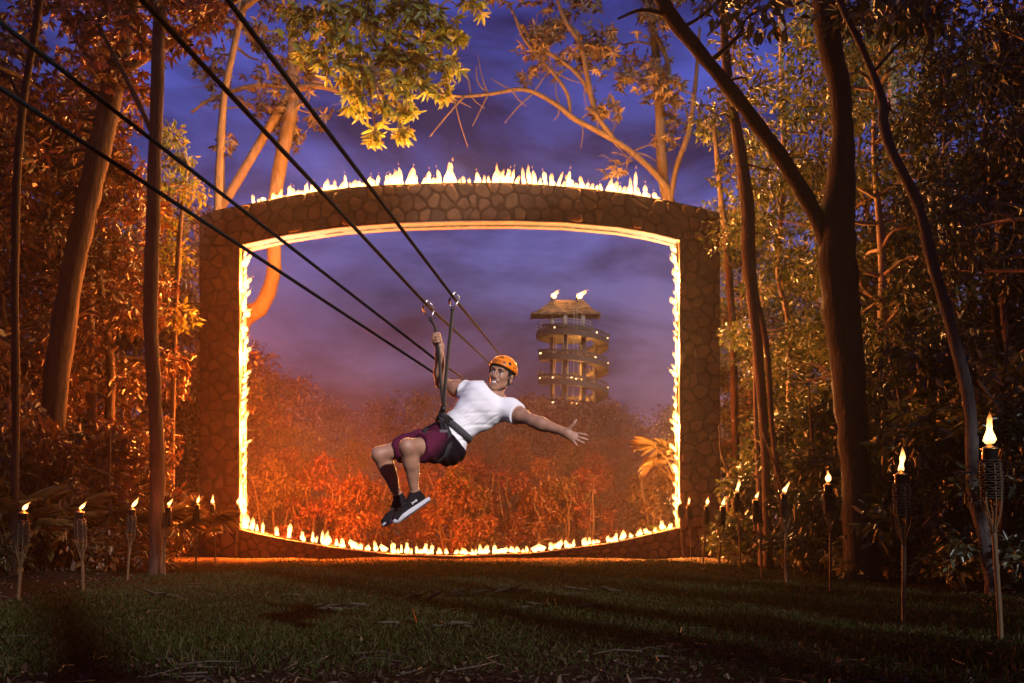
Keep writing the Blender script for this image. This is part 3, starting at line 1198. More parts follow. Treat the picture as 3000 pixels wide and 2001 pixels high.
def clump_leaves(c, rad, n, size, rng, style):
    """Leaves of one clump. whorl: hand-shaped bunches that droop from twig ends; leaf: single leaves."""
    c = np.asarray(c, float)
    rad = np.asarray(rad, float)
    if style == 'whorl':
        nt = max(1, n // 7)
        u = rng.normal(size=(nt, 3))
        u /= np.linalg.norm(u, axis=1, keepdims=True)
        tips = c + u * (rng.random((nt, 1)) ** .4) * rad
        ax = u * .6 + rng.normal(0, .35, (nt, 3)) + np.array([0, 0, -.25])
        ax /= np.linalg.norm(ax, axis=1, keepdims=True)
        o1 = np.cross(ax, rng.normal(size=(nt, 3)))
        o1 /= np.linalg.norm(o1, axis=1, keepdims=True)
        o2 = np.cross(ax, o1)
        C, D, NN, L = [], [], [], []
        for k in range(7):
            a = 2 * math.pi * k / 7 + rng.uniform(-.25, .25, (nt, 1))
            r = np.cos(a) * o1 + np.sin(a) * o2
            dd_ = r * .75 + ax * .45 + np.array([0, 0, -.45])
            C.append(tips + r * .02)
            D.append(dd_)
            NN.append(ax + r * .1 + rng.normal(0, .15, (nt, 3)))
            L.append(size * rng.uniform(.7, 1.15, nt))
        C, D, NN, L = np.concatenate(C), np.concatenate(D), np.concatenate(NN), np.concatenate(L)
        return leaf_sheet(C, D, NN, L, L * rng.uniform(.26, .36, len(L)), .3, .12)
    u = rng.normal(size=(n, 3))
    u /= np.linalg.norm(u, axis=1, keepdims=True)
    p = c + u * (rng.random((n, 1)) ** .45) * rad
    D = u * .7 + rng.normal(0, .6, (n, 3)) + np.array([0, 0, -.35])
    L = size * rng.uniform(.35, 1.35, n)
    return leaf_sheet(p, D, rng.normal(0, .8, (n, 3)) + np.array([0, 0, .8]), L, L * rng.uniform(.32, .5, n), .25, .15)


def join_sheets(parts):
    V, F, o = [], [], 0
    for v, f in parts:
        V.append(v)
        F.append(f + o)
        o += len(v)
    return np.concatenate(V), np.concatenate(F)


def tree_px(name, label, trunk, limbs=(), clumps=(), leaf='leaf_olive', bark_='bark_brown', style='leaf', size=.2, seed=1, cat='tree', group=None):
    """A tree traced from its trunk and limbs; clumps: (x, y, d, radius m, leaves)."""
    rng = np.random.default_rng(seed)
    P, Rr = limb_px(trunk)
    b = Vector(P[0])
    b.z = float(gz(b.x, b.y)) - .02
    P[0] = np.array(b) - np.array([0, 0, .25])
    root = empty(name, b, label, cat, group)
    mb = MB()
    Rr[0] *= 1.35
    rough_tube(mb, P, Rr, 12, seed)
    skel = [np.asarray(p) for p in P[2:]]
    for L in limbs:
        q, r = limb_px(L)
        rough_tube(mb, q, r, 8, seed + 3, .08)
        skel += [np.asarray(p) for p in q]
    parts = []
    for (x, y, d, rad, n) in clumps:
        c = np.array(px(x, y, d))
        br = connect(mb, skel, c, .06, rng)
        for k in range(3):
            e = c + rng.normal(0, .55, 3) * rad
            mb.tube(spline([br[-4], (br[-1] + e) / 2 + rng.normal(0, .1, 3), e], 3), [.014, .012, .01, .009, .008, .006, .005], 4)
        parts.append(clump_leaves(c, (rad, rad, rad * .8), n, size, rng, style))
    mb.build('trunk', M[bark_], root, True)
    if parts:
        V, F = join_sheets(parts)
        link('crown', mesh_np('crown', V, F), M[leaf], root)
    return root


def cl(x0, y0, x1, y1, d0, d1, n, rad, leaves, seed):
    r = random.Random(seed)
    return [(r.uniform(x0, x1), r.uniform(y0, y1), r.uniform(d0, d1), rad * r.uniform(.7, 1.25), leaves) for _ in range(n)]


# --- left of the clearing
tree_px('straight_tree', 'straight dark trunk rising the full height of the photo left of the arch',
        [(458, 1684, 18, 22), (459, 1500, 18, 21), (462, 1350, 18, 21), (446, 1060, 18, 20), (440, 900, 18, 20), (447, 700, 18, 20), (456, 400, 18, 19), (467, 40, 18, 18), (472, -160, 18, 16)],
        [[(460, 420, 18, 9), (410, 310, 18.2, 8), (360, 210, 18.5, 7), (290, 80, 18.5, 5)]],
        cl(300, -120, 620, 120, 17, 20, 9, .7, 150, 3) + [(250, 60, 18.5, .6, 140), (620, 40, 18, .6, 140)], 'leaf_russet', 'bark_left', 'whorl', .22, 2)
tree_px('slanting_tree', 'thick slanting trunk with a long limb reaching right, left of the straight trunk',
        [(118, 1670, 20, 40), (150, 1260, 20, 34), (200, 860, 20, 33), (240, 660, 20, 32), (292, 440, 20, 31), (332, 250, 20, 30), (372, 60, 20, 27), (410, -150, 20, 24)],
        [[(345, 215, 20, 20), (430, 160, 20, 17), (560, 88, 19.6, 14), (690, -4, 19.2, 11), (760, -60, 19, 8)], [(330, 260, 20, 12), (230, 120, 20.5, 9), (180, -40, 21, 7)]],
        cl(60, -60, 560, 330, 19, 23, 16, .75, 150, 9) + cl(20, 300, 330, 800, 20.5, 23, 12, .8, 150, 4), 'leaf_russet', 'bark_left', 'whorl', .24, 5)
tree_px('slim_tree', 'thin dark trunk at the far left edge of the photo',
        [(40, 1690, 17, 12), (46, 1200, 17, 11), (44, 700, 17, 11), (62, 350, 17, 11), (100, 110, 17, 10), (130, -100, 17, 9)],
        [[(70, 320, 17, 6), (30, 230, 17, 5), (-30, 190, 17, 4)]],
        cl(-60, 100, 170, 620, 17.5, 19.5, 9, .6, 140, 14), 'leaf_russet', 'bark_dark', 'leaf', .2, 6)
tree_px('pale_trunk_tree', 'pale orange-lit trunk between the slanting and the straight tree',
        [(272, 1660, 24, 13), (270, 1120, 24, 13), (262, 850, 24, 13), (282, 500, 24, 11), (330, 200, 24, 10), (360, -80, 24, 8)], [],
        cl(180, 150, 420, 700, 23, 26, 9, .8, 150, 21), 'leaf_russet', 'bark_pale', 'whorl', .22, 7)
tree_px('twisting_tree', 'curving orange-lit trunk behind the left corner of the arch, seen through its opening',
        [(640, 1660, 30.5, 34), (655, 1250, 30.5, 30), (700, 970, 30.5, 27), (770, 890, 30.5, 23), (803, 790, 30.5, 21), (800, 640, 30.5, 21), (822, 480, 30.5, 20), (852, 330, 30.5, 18), (858, 250, 30.5, 17), (856, 90, 30.5, 12), (850, -90, 30.5, 9)],
        [[(858, 262, 30.5, 11), (930, 252, 30, 9), (1010, 275, 29.5, 7), (1100, 330, 29, 4)], [(855, 255, 30.5, 8), (740, 252, 31, 7), (620, 290, 31.5, 5), (560, 330, 31.5, 4)],
         [(862, 215, 30.5, 9), (915, 115, 30, 8), (960, -20, 29.5, 6)], [(640, 620, 30.5, 14), (720, 490, 30.5, 14), (790, 370, 30.5, 13), (850, 268, 30.5, 12)],
         [(650, 610, 30.5, 10), (650, 420, 31, 10), (662, 250, 31, 9), (690, 100, 31, 7), (710, -60, 31, 6)]],
        cl(560, -60, 900, 260, 30, 33, 16, .85, 140, 31) + cl(640, 250, 960, 420, 30, 32, 8, .6, 90, 33), 'leaf_brown', 'bark_brown', 'whorl', .26, 8)
tree_px('overhanging_tree', 'tree with bright yellow-green hanging leaves over the top left of the arch',
        [(640, 1642, 29, 18), (636, 1200, 29, 16), (632, 800, 29, 14), (640, 560, 28.8, 12), (655, 300, 28.2, 11), (690, 120, 27.5, 10), (740, -80, 26.6, 9)],
        [[(715, 20, 27, 10), (820, -40, 26.5, 9), (980, 20, 26.6, 8), (1100, 75, 26.3, 7), (1170, 100, 26.2, 5)], [(990, 22, 26.6, 6), (1120, -10, 26.0, 5), (1290, 20, 25.8, 4)],
         [(1135, 92, 26.2, 4), (1110, 180, 26.1, 3), (1080, 200, 26.0, 3)]],
        [(960, 30, 26.6, 0.63, 126), (1040, 60, 26.4, 0.69, 140), (1120, 40, 26.2, 0.69, 140), (1200, 30, 26.0, 0.69, 140), (1280, 60, 25.8, 0.63, 133), (1330, 110, 25.8, 0.40, 63), (1000, 120, 26.3, 0.57, 112), (1090, 150, 26.2, 0.69, 133),
         (1180, 140, 26.0, 0.69, 140), (1260, 160, 25.9, 0.63, 126), (1320, 200, 25.8, 0.34, 56), (990, 210, 26.3, 0.46, 77), (1060, 240, 26.2, 0.57, 105), (1140, 240, 26.1, 0.63, 119), (1220, 240, 26.0, 0.52, 98), (1290, 270, 25.9, 0.32, 49),
         (1040, 310, 26.2, 0.41, 63), (1110, 330, 26.1, 0.41, 63), (1180, 320, 26.0, 0.41, 63), (1100, 400, 26.1, 0.30, 42), (1190, 390, 26.0, 0.30, 42), (880, 60, 26.8, 0.69, 140), (900, 150, 26.6, 0.57, 98), (1380, 20, 26.0, 0.34, 49)],
        'leaf_lime', 'bark_brown', 'whorl', .35, 12)
tree_px('yellow_shrub_tree', 'small golden-leaved tree standing outside the left corner of the arch',
        [(500, 1650, 25.5, 9), (505, 1250, 25.5, 8), (515, 900, 25.5, 7), (530, 640, 25.5, 6), (550, 480, 25.5, 4)], [],
        cl(470, 390, 620, 560, 25, 26.5, 8, .5, 110, 44) + cl(450, 600, 530, 950, 25, 26.5, 6, .45, 110, 46), 'leaf_lime', 'bark_brown', 'leaf', .17, 15)

# --- right of the clearing
tree_px('forked_tree', 'massive dark trunk at the right with a thick limb slanting up to the left',
        [(2528, 1708, 16, 52), (2512, 1450, 16, 44), (2494, 1200, 16, 45), (2476, 1000, 16, 50), (2458, 850, 16, 54), (2452, 700, 16, 52), (2462, 550, 16, 44), (2468, 400, 16, 33), (2460, 250, 16, 30), (2428, 110, 16, 36), (2412, -120, 16, 40)],
        [[(2446, 800, 16, 26), (2398, 650, 16, 25), (2300, 480, 15.8, 23), (2200, 340, 15.6, 21), (2130, 250, 15.5, 21), (2040, 140, 15.4, 21), (1960, 40, 15.3, 22), (1900, -80, 15.2, 22)], [(1965, 45, 15.3, 8), (1880, 30, 15.2, 6), (1810, 55, 15.1, 3)]],
        cl(2000, -140, 2500, 60, 15, 17, 7, .6, 130, 51), 'leaf_deep', 'bark_dark', 'leaf', .2, 21)
tree_px('bent_tree', 'slim bent brown trunk just right of the arch',
        [(2252, 1668, 20.5, 13), (2240, 1300, 20.5, 13), (2222, 1050, 20.5, 15), (2205, 880, 20.5, 16), (2193, 740, 20.5, 21), (2190, 600, 20.5, 21), (2165, 420, 20.5, 17), (2138, 270, 20.5, 14), (2122, 100, 20.5, 12), (2115, -100, 20.5, 10)],
        [[(2205, 820, 20.5, 9), (2246, 1020, 20.3, 8), (2262, 1250, 20.2, 8), (2288, 1480, 20.1, 9), (2300, 1670, 20, 10)]],
        cl(2060, 100, 2300, 700, 20, 22.5, 11, .55, 150, 61), 'leaf_olive', 'bark_brown', 'leaf', .15, 22)
tree_px('leaning_sapling', 'thin grey trunk leaning left in front of the right-hand thicket',
        [(2912, 1735, 13, 22), (2880, 1560, 13, 19), (2850, 1420, 13, 18), (2842, 1200, 13, 17), (2792, 980, 13, 16), (2732, 770, 13, 15), (2690, 600, 13, 15), (2612, 440, 13, 14), (2588, 360, 13, 15), (2586, 300, 13, 12), (2530, 150, 13, 10), (2462, 10, 13, 9), (2430, -100, 13, 8)],
        [[(2590, 350, 13, 6), (2604, 320, 13, 5), (2606, 300, 13, 2)], [(2560, 210, 13, 5), (2640, 120, 13, 4), (2720, 40, 13, 3)]],
        cl(2560, -100, 2760, 60, 12.6, 13.6, 4, .45, 90, 71), 'leaf_deep', 'bark_grey', 'leaf', .2, 23)
for k, (lab, T, sd) in enumerate([
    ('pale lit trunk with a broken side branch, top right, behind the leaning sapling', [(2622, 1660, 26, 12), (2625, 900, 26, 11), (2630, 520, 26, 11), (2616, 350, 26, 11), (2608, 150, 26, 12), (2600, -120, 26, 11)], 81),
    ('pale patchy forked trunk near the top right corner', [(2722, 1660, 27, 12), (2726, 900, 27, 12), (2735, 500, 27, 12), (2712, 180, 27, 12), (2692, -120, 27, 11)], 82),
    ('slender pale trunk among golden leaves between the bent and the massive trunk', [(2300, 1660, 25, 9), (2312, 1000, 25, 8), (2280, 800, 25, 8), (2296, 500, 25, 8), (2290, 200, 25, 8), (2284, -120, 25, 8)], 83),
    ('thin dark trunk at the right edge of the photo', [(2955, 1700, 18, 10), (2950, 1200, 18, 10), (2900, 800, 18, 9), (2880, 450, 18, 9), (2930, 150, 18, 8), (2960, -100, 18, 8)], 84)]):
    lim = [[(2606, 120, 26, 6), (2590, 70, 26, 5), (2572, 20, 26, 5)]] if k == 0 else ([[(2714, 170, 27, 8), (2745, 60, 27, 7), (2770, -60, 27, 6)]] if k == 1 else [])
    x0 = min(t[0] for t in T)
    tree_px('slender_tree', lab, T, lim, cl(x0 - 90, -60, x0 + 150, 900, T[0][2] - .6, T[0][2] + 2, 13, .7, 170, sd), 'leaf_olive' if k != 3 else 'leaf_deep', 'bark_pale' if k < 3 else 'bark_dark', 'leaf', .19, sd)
TWIGS = []
_r = random.Random(19)
for _x, _y, _d in ((1430, 276, 29.2), (1500, 264, 29.3), (1380, 280, 29.1), (1290, 272, 29), (1560, 275, 29.4), (1640, 310, 29.5), (1700, 350, 29.6), (1620, 205, 29.4), (1560, 140, 29.3), (1720, 225, 29.4), (1745, 330, 29.6), (1850, 445, 29.9), (1790, 405, 29.8)):
    for _k in range(2):
        _a = _r.uniform(-2.9, -.2) if _k else _r.uniform(.2, 2.9)
        _L = _r.uniform(50, 120)
        _p = [(_x, _y, _d, 2.2), (_x + _L * .5 * math.cos(_a) + _r.uniform(-9, 9), _y + _L * .5 * math.sin(_a), _d, 1.7), (_x + _L * math.cos(_a), _y + _L * math.sin(_a) + _r.uniform(-12, 12), _d, .9)]
        TWIGS.append(_p)
tree_px('spreading_tree', 'brown forked tree with bare limbs spreading over the right half of the arch',
        [(2060, 1660, 30.5, 22), (2056, 1100, 30.5, 18), (2030, 760, 30.5, 16), (1975, 620, 30.5, 16), (1945, 540, 30.5, 15), (1936, 400, 30.5, 15), (1930, 250, 30.5, 13), (1915, 100, 30.5, 11), (1895, -100, 30.5, 9)],
        [[(1962, 590, 30.4, 10), (1950, 545, 30.3, 10), (1880, 470, 30, 9), (1790, 405, 29.8, 9), (1690, 352, 29.6, 8), (1620, 300, 29.5, 7), (1535, 262, 29.4, 6), (1430, 276, 29.2, 5), (1330, 282, 29, 4), (1230, 262, 29, 2)],
         [(1962, 590, 30.4, 9), (1985, 480, 30.2, 8), (2020, 380, 30, 8), (2040, 220, 30, 6), (2050, 80, 30, 4)],
         [(1672, 345, 29.6, 5), (1660, 270, 29.5, 5), (1600, 190, 29.4, 5), (1540, 120, 29.3, 5), (1505, 40, 29.2, 4)],
         [(1800, 410, 29.8, 8), (1745, 330, 29.6, 8), (1722, 230, 29.4, 8), (1700, 130, 29.2, 7), (1650, 50, 29, 6), (1620, -60, 29, 5)],
         [(1740, 300, 29.6, 6), (1690, 215, 29.4, 6), (1600, 150, 29.2, 5), (1560, 120, 29, 3)], [(1935, 330, 30.5, 8), (1960, 200, 30.3, 7), (1905, 60, 30.2, 6), (1880, -60, 30, 5)],
         [(1430, 276, 29.2, 3), (1400, 240, 29.2, 2), (1395, 190, 29.2, 1.5)], [(1360, 282, 29, 3), (1300, 350, 29, 2), (1260, 400, 29, 1.5)], [(1330, 282, 29, 2), (1345, 350, 29, 1.8), (1370, 430, 29, 1.2)]] + TWIGS,
        cl(1440, -60, 1780, 190, 29, 30.5, 21, .55, 77, 91) + cl(1790, -40, 2000, 400, 29.5, 31, 13, .6, 98, 92) + [(1600, 110, 29.4, .5, 70), (1540, 215, 29.3, .35, 42), (1780, 330, 29.8, .5, 84), (1800, 480, 29.9, .45, 63), (1760, 300, 29.6, .5, 70)],
        'leaf_brown', 'bark_branch', 'whorl', .27, 31)
tree_px('bushy_tree', 'leafy green tree with lit pale blossoms behind the right corner of the arch',
        [(2160, 1660, 28.6, 12), (2150, 1100, 28.6, 11), (2135, 800, 28.6, 10), (2110, 560, 28.6, 8), (2090, 350, 28.6, 6)], [],
        cl(2060, 300, 2240, 1150, 28.4, 29.6, 20, .6, 150, 95), 'leaf_olive', 'bark_brown', 'leaf', .16, 33)


# --- thicket and far forest: a few trees of each kind, set out again and again
def proto(name, h, r, z0, nclump, nleaf, size, leafm, barkm, seed, style='leaf', stems=1):
    rng = np.random.default_rng(seed)
    root = empty(name, (0, 0, 0))
    mb = MB()
    skel = []
    for s in range(stems):
        P = [np.array([rng.normal(0, .05) * t * h * .5 + (s - (stems - 1) / 2) * .25 * (1 + t * 2), rng.normal(0, .05) * t * h * .5, -.25 + (h * .96 + .25) * t]) for t in np.linspace(0, 1, 6)]
        P = spline(P, 4)
        rough_tube(mb, P, list(np.linspace(.014 * h + .02, .012, len(P))), 8, seed)
        skel += P[3:]
    parts = []
    for k in range(nclump):
        t = rng.random()
        z = z0 + (h - z0) * t
        rr = r * (.35 + .65 * math.sin(math.pi * min(1, (.18 + .82 * t) ** .8))) * math.sqrt(rng.random())
        a = rng.random() * 6.283
        c = np.array([rr * math.cos(a), rr * math.sin(a), z])
        cr = rng.uniform(.55, 1.1) * r * .30
        connect(mb, skel, c, .05, rng)
        parts.append(clump_leaves(c, (cr, cr, cr * .8), nleaf, size, rng, style))
    mb.build('trunk', M[barkm], root, True, (0, 0, 0))
    V, F = join_sheets(parts)
    cro = link('crown', mesh_np('crown', V, F), M[leafm], root, (0, 0, 0))
    return root


TALL = [proto('thicket_tree', 11 + i, 2.3, 1.6, 54, 135, (.19, .165, .21)[i], 'leaf_russet', 'bark_brown', 200 + i) for i in range(3)]
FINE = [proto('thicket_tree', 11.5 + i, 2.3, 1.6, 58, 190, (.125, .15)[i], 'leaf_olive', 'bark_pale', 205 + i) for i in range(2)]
BUSH = [proto('thicket_bush', 2.6 + .4 * i, 1.3, .15, 30, 95, .17, 'leaf_russet', 'bark_brown', 220 + i, stems=4) for i in range(3)]
FOREST = [proto('forest_tree', 7.4, 2.5, .9, 46, 95, .21, 'leaf_russet', 'bark_grey', 240 + i, stems=1 + i % 2) for i in range(4)]
used = set()


def plant(protos, k, x, y, sc, leafm, label, cat, group):
    p = protos[k % len(protos)]
    if p.name not in used:
        used.add(p.name)
        o = p
    else:
        o = copy_tree(p)
    o.location = (x, y, float(gz(x, y)))
    o.rotation_euler = (0, 0, random.uniform(0, 6.28))
    o.scale = (sc * random.uniform(.85, 1.15), sc * random.uniform(.85, 1.15), sc)
    tag(o, label, cat, group)
    for ch in o.children:
        if ch.name.startswith('crown'):
            ch.material_slots[0].link = 'OBJECT'
            ch.material_slots[0].material = leafm
    return o


def at(xp, d):
    return (xp - 1500) * d / FPX


rs = random.Random(77)
ORD = ['nearest', 'second', 'third', 'fourth', 'fifth', 'sixth', 'seventh', 'eighth', 'ninth', 'farthest']


def near_torch(xp, d, side):
    row = [t for t in TORCHES if (t[0] < 1500) == (side == 'left')]
    k = min(range(len(row)), key=lambda i: abs(row[i][0] - xp))
    deep = 'low dark bush' if d - HCAM * FPX / (row[k][1] - HORY) < 6 else 'taller dim bush deep'
    return '%s behind the %s torch of the %s row' % (deep, ORD[k] if k < len(row) - 1 else 'farthest', side)


for k, (xp, d) in enumerate([(-120, 19), (10, 22), (110, 25), (190, 23), (280, 27), (300, 24), (420, 30), (500, 31), (560, 34), (60, 29), (230, 31), (380, 33), (330, 28.5), (-60, 26), (600, 36), (500, 40), (-250, 22), (-200, 30)]):
    plant(TALL, k, at(xp, d), d, rs.uniform(.85, 1.1), M['leaf_russet'] if k % 4 else M['leaf_brown'], 'leafy tree in the orange-lit thicket left of the arch', 'tree', 'thicket trees left of the clearing')
for k, (xp, d) in enumerate([(-20, 17.5), (70, 19.5), (160, 18.6), (250, 20.5), (330, 19.5), (400, 21.5), (490, 29.5), (560, 30.5), (120, 22), (300, 23), (410, 24.5), (0, 21)]):
    plant(BUSH, k, at(xp, d), d, rs.uniform(.8, 1.2), M['leaf_russet'] if k % 3 else M['leaf_deep'], near_torch(xp, d, 'left'), 'bush', 'bushes left of the clearing')
for k, (xp, d) in enumerate([(2190, 30), (2260, 32), (2440, 24.5), (2420, 28.5), (2530, 24), (2580, 21), (2600, 30), (2680, 23), (2760, 20), (2800, 28), (2880, 22), (2960, 18.5), (3060, 21), (2980, 27), (2700, 33), (2400, 34), (3120, 16), (2220, 33), (2150, 38), (2300, 40), (3200, 24)]):
    right_m = M['leaf_olive'] if xp < 2620 else M['leaf_deep']
    plant(FINE, k + 1, at(xp, d), d, rs.uniform(.85, 1.15), right_m, 'leafy tree in the dim green thicket right of the arch', 'tree', 'thicket trees right of the clearing')
for k, (xp, d) in enumerate([(2270, 23), (2330, 22), (2380, 20), (2430, 19), (2520, 18.5), (2600, 17), (2680, 16), (2760, 15.5), (2840, 15), (2940, 14), (3040, 13), (2640, 20), (2800, 18), (2920, 17), (2220, 29.5), (2980, 15.5), (2560, 22)]):
    plant(BUSH, k + 1, at(xp, d), d, rs.uniform(.8, 1.25), M['leaf_deep'] if k % 3 else M['leaf_olive'], near_torch(xp, d, 'right'), 'bush', 'bushes right of the clearing')
# the thicket goes on unseen right of the camera, added to shade the ground
for k, (x, y, h) in enumerate([(6.6, 9.5, .45), (7.6, 7.0, .45), (6.8, 4.4, .32), (9.0, 5.0, .5), (10.0, 9.0, .7), (11.5, 6.5, .6), (6.7, 1.2, .36), (7.2, -1.2, .40), (6.9, -3.4, .42), (8.6, -2.4, .42), (9.4, .6, .45), (8.4, -5.0, .44)]):
    plant(TALL, k, x, y, h, M['leaf_deep'], 'unseen leafy tree added beyond the right edge to shade the ground', 'tree', 'added shade trees beside the camera')
SHADE_TREE = [proto('shade_tree', 26 + i, 4.2, 14.5, 62, 120, .42, 'leaf_deep', 'bark_brown', 260 + i) for i in range(2)]  # unseen tall trees added to keep the sun off the forest, rider left lit
for k in range(14):
    x = (1.4, 3.0, 8.3, 5.6, 10.4, 11.6, 12.8, 14.2, 15.4, 16.8, 18.3, 19.8, 21.3, 23.3)[k]
    plant(SHADE_TREE, k, x, -6.5 - 3.5 * (k % 2) + rs.uniform(-.3, .3), rs.uniform(.9, 1.02), M['leaf_deep'], 'unseen tall clear-stemmed tree added behind the camera to shade the forest', 'tree', 'added shade trees behind the camera')
bgs = []
for row, (d, n_) in enumerate([(34, 8), (39, 9), (45, 10), (52, 10), (60, 10)]):
    for i in range(n_):
        xp = 640 + (i + .5 + rs.uniform(-.3, .3) + (.25 if row % 2 else -.25)) * 1400 / n_
        bgs.append((xp, d + rs.uniform(-1.6, 1.6), row))
for xp_, d_ in ((720, 37), (800, 41), (690, 42)):
    bgs.append((xp_, d_, 4))
for i in range(7):
    bgs.append((1530 + i * 52, 64 + rs.uniform(-1, 1), 4))
for k, (xp, d, row) in enumerate(bgs):
    want = np.interp(xp, [640, 790, 880, 960, 1100, 1250, 1400, 1560, 1650, 1800, 1900, 2000], [1000, 1060, 1150, 1160, 1150, 1160, 1150, 1170, 1180, 1185, 1215, 1190])
    want += (4 - row) * 48 * rs.uniform(.7, 1.2)
    hh = HCAM + (HORY - want) * d / FPX
    mm = BG_LEAF[2] if row >= 3 and 700 < xp < 1350 and rs.random() < .7 else BG_LEAF[rs.choice((0, 0, 1, 1, 3, 2))] if xp < 1500 else BG_LEAF[rs.choice((1, 1, 3, 0))]
    plant(FOREST, k, at(xp, d), d, hh / 7.6, mm, '%s tree in the %s row of forest seen through the arch' % ({0: 'crimson leafed', 1: 'rust leafed', 2: 'purple-brown', 3: 'ochre leafed'}[BG_LEAF.index(mm)], ('nearest', 'second', 'middle', 'fourth', 'farthest')[row]), 'tree', 'forest behind the arch')
for k in range(14):
    xp = 700 + (k + rs.random()) * 92
    d = rs.uniform(30.5, 34)
    plant(BUSH, k, at(xp, d), d, rs.uniform(.7, 1.1), BG_LEAF[(1, 3, 0)[k % 3]], 'low leafy bush just behind the burning low wall of the arch', 'bush', 'bushes behind the arch')


# --- fan palms, banana leaves, poles
def frond_mesh(name, seed, n=24, L=.50):
    rg = np.random.default_rng(seed)
    st = MB()
    P = spline([(0, 0, 0), (.25, 0, .42), (.62, 0, .70)], 5)
    st.tube(P, list(np.linspace(.014, .008, len(P))), 5)
    c = np.array(P[-1])
    ax = np.array(P[-1]) - np.array(P[-3])
    ax /= np.linalg.norm(ax)
    sd = np.array([0, 1, 0])
    upv = np.cross(ax, sd)
    cs, ds, ns, ls = [], [], [], []
    for k in range(n):
        a = (k / (n - 1) - .5) * R(235) + rg.normal(0, .03)
        d = ax * math.cos(a) + sd * math.sin(a) + upv * rg.normal(-.05, .06)
        cs.append(c)
        ds.append(d)
        ns.append(upv + rg.normal(0, .25, 3))
        ls.append(L * (.72 + .28 * math.cos(a)) * rg.uniform(.9, 1.08))
    V, F = leaf_sheet(cs, ds, ns, ls, np.array(ls) * .062, .45, .25)
    n0 = len(st.v)
    me = bpy.data.meshes.new(name)
    me.from_pydata(st.v + [tuple(v) for v in V], [], st.f + [tuple(int(i) + n0 for i in f) for f in F])
    me.update()
    return me


FR = [frond_mesh('frond', 300 + i) for i in range(4)]
M['palm_l'] = leaf_mat('palm_leaf_dry', [(.07, .042, .016), (.11, .07, .022)], .3, .4)
M['palm_r'] = leaf_mat('palm_leaf_green', [(.03, .045, .014), (.05, .07, .02)], .3, .4)


def palm(xp, d, sc, n, mat, label, z=0, tilt=.5):
    x = at(xp, d)
    t = empty('fan_palm', (x, d, float(gz(x, d)) + z), label, 'palm', 'fan palms under the trees')
    if z > .3:
        mb = MB()
        mb.tube([(0, 0, -z - .2), (.05, 0, -z * .5), (0, 0, 0)], [.09, .08, .07], 8)
        mb.build('stem', M['bark_brown'], t, True, (0, 0, 0))
    for k in range(n):
        o = link('frond', FR[k % 4], None, t, (0, 0, 0))
        o.data.materials.clear() if len(o.data.materials) > 1 else None
        if len(o.data.materials) == 0:
            o.data.materials.append(mat)
        o.material_slots[0].link = 'OBJECT'
        o.material_slots[0].material = mat
        o.rotation_euler = (random.uniform(-.5, .5), random.uniform(-.75, .25), 2.4 * k + random.uniform(-.3, .3))
        s = sc * random.uniform(.8, 1.15)
        o.scale = (s, s, s)
    return t


for xp, d, sc_, n_, lab, z in ((545, 23.5, 1.35, 11, 'bright orange-lit fan palm between the straight trunk and the left pillar', .5), (420, 20.2, 1.3, 10, 'dark fan palm left of the straight trunk', .3),
                               (285, 18.8, 1.4, 11, 'fan palm behind the third torch from the left edge', .35), (150, 18.0, 1.4, 11, 'fan palm behind the second torch from the left edge', .35), (20, 17.2, 1.4, 10, 'fan palm at the left edge behind the leftmost torch', .3),
                               (350, 22, 1.5, 10, 'raised fan palm deep in the left thicket', 1.3), (210, 20.8, 1.5, 10, 'tall fan palm behind the low ones at the left', 1.2)):
    palm(xp, d, sc_ * .85, n_ + 4, M['palm_l'], lab, z * .6)
palm(1985, 29.3, 1.5, 11, M['palm_l'], 'orange-lit fan palm leaning into the opening at the right jamb', 2.2)
for xp, d, lab in ((2185, 23.8, 'green fan palm beside the foot of the right pillar'), (2420, 18.4, 'low fan palm behind the third torch from the right edge')):
    palm(xp, d, 1.1, 9, M['palm_r'], lab, .1)
t = empty('broad_leaf_plant', px(1978, 1560, 28.6), 'green striped broad-leaf plant at the foot of the right jamb', 'plant')
t.location.z = 0
for k in range(7):
    a = 2.4 * k
    V, F = leaf_sheet([(0, 0, .35)], [(math.cos(a) * .6, math.sin(a) * .6, .9)], [(-math.cos(a), -math.sin(a), .5)], [1.1], [.24], .45, .3)
    mb = MB()
    mb.add([tuple(v) for v in V], [tuple(int(i) for i in f) for f in F])
    mb.build('leaf', M['palm_r'], t, True, (0, 0, 0))
mb = MB()
mb.tube([(0, 0, -.1), (0, 0, .2), (0.02, 0, .42)], [.05, .045, .03], 8)
mb.build('stem', M['palm_r'], t, True, (0, 0, 0))

for nm, lab, pts, d in (('slender_pole', 'thin pale pole standing beside the fifth torch from the right edge', [(2228, 1668), (2222, 1450), (2213, 1180), (2210, 880)], 21.2),
                        ('short_pole', 'short grey stake before the outer edge of the right pillar', [(2132, 1640), (2131, 1500), (2133, 1385)], 25.5)):
    mb = MB()
    P = [px(x, y, d) for x, y in pts]
    P[0].z = -.2
    b = Vector((P[0].x, P[0].y, 0))
    mb.tube([Vector(p) - b for p in spline([tuple(p) for p in P], 5)], .045 if nm == 'slender_pole' else .035, 8)
    o = mb.build(nm, M['bark_pale'], None, True, b)
    tag(o, lab, 'pole')

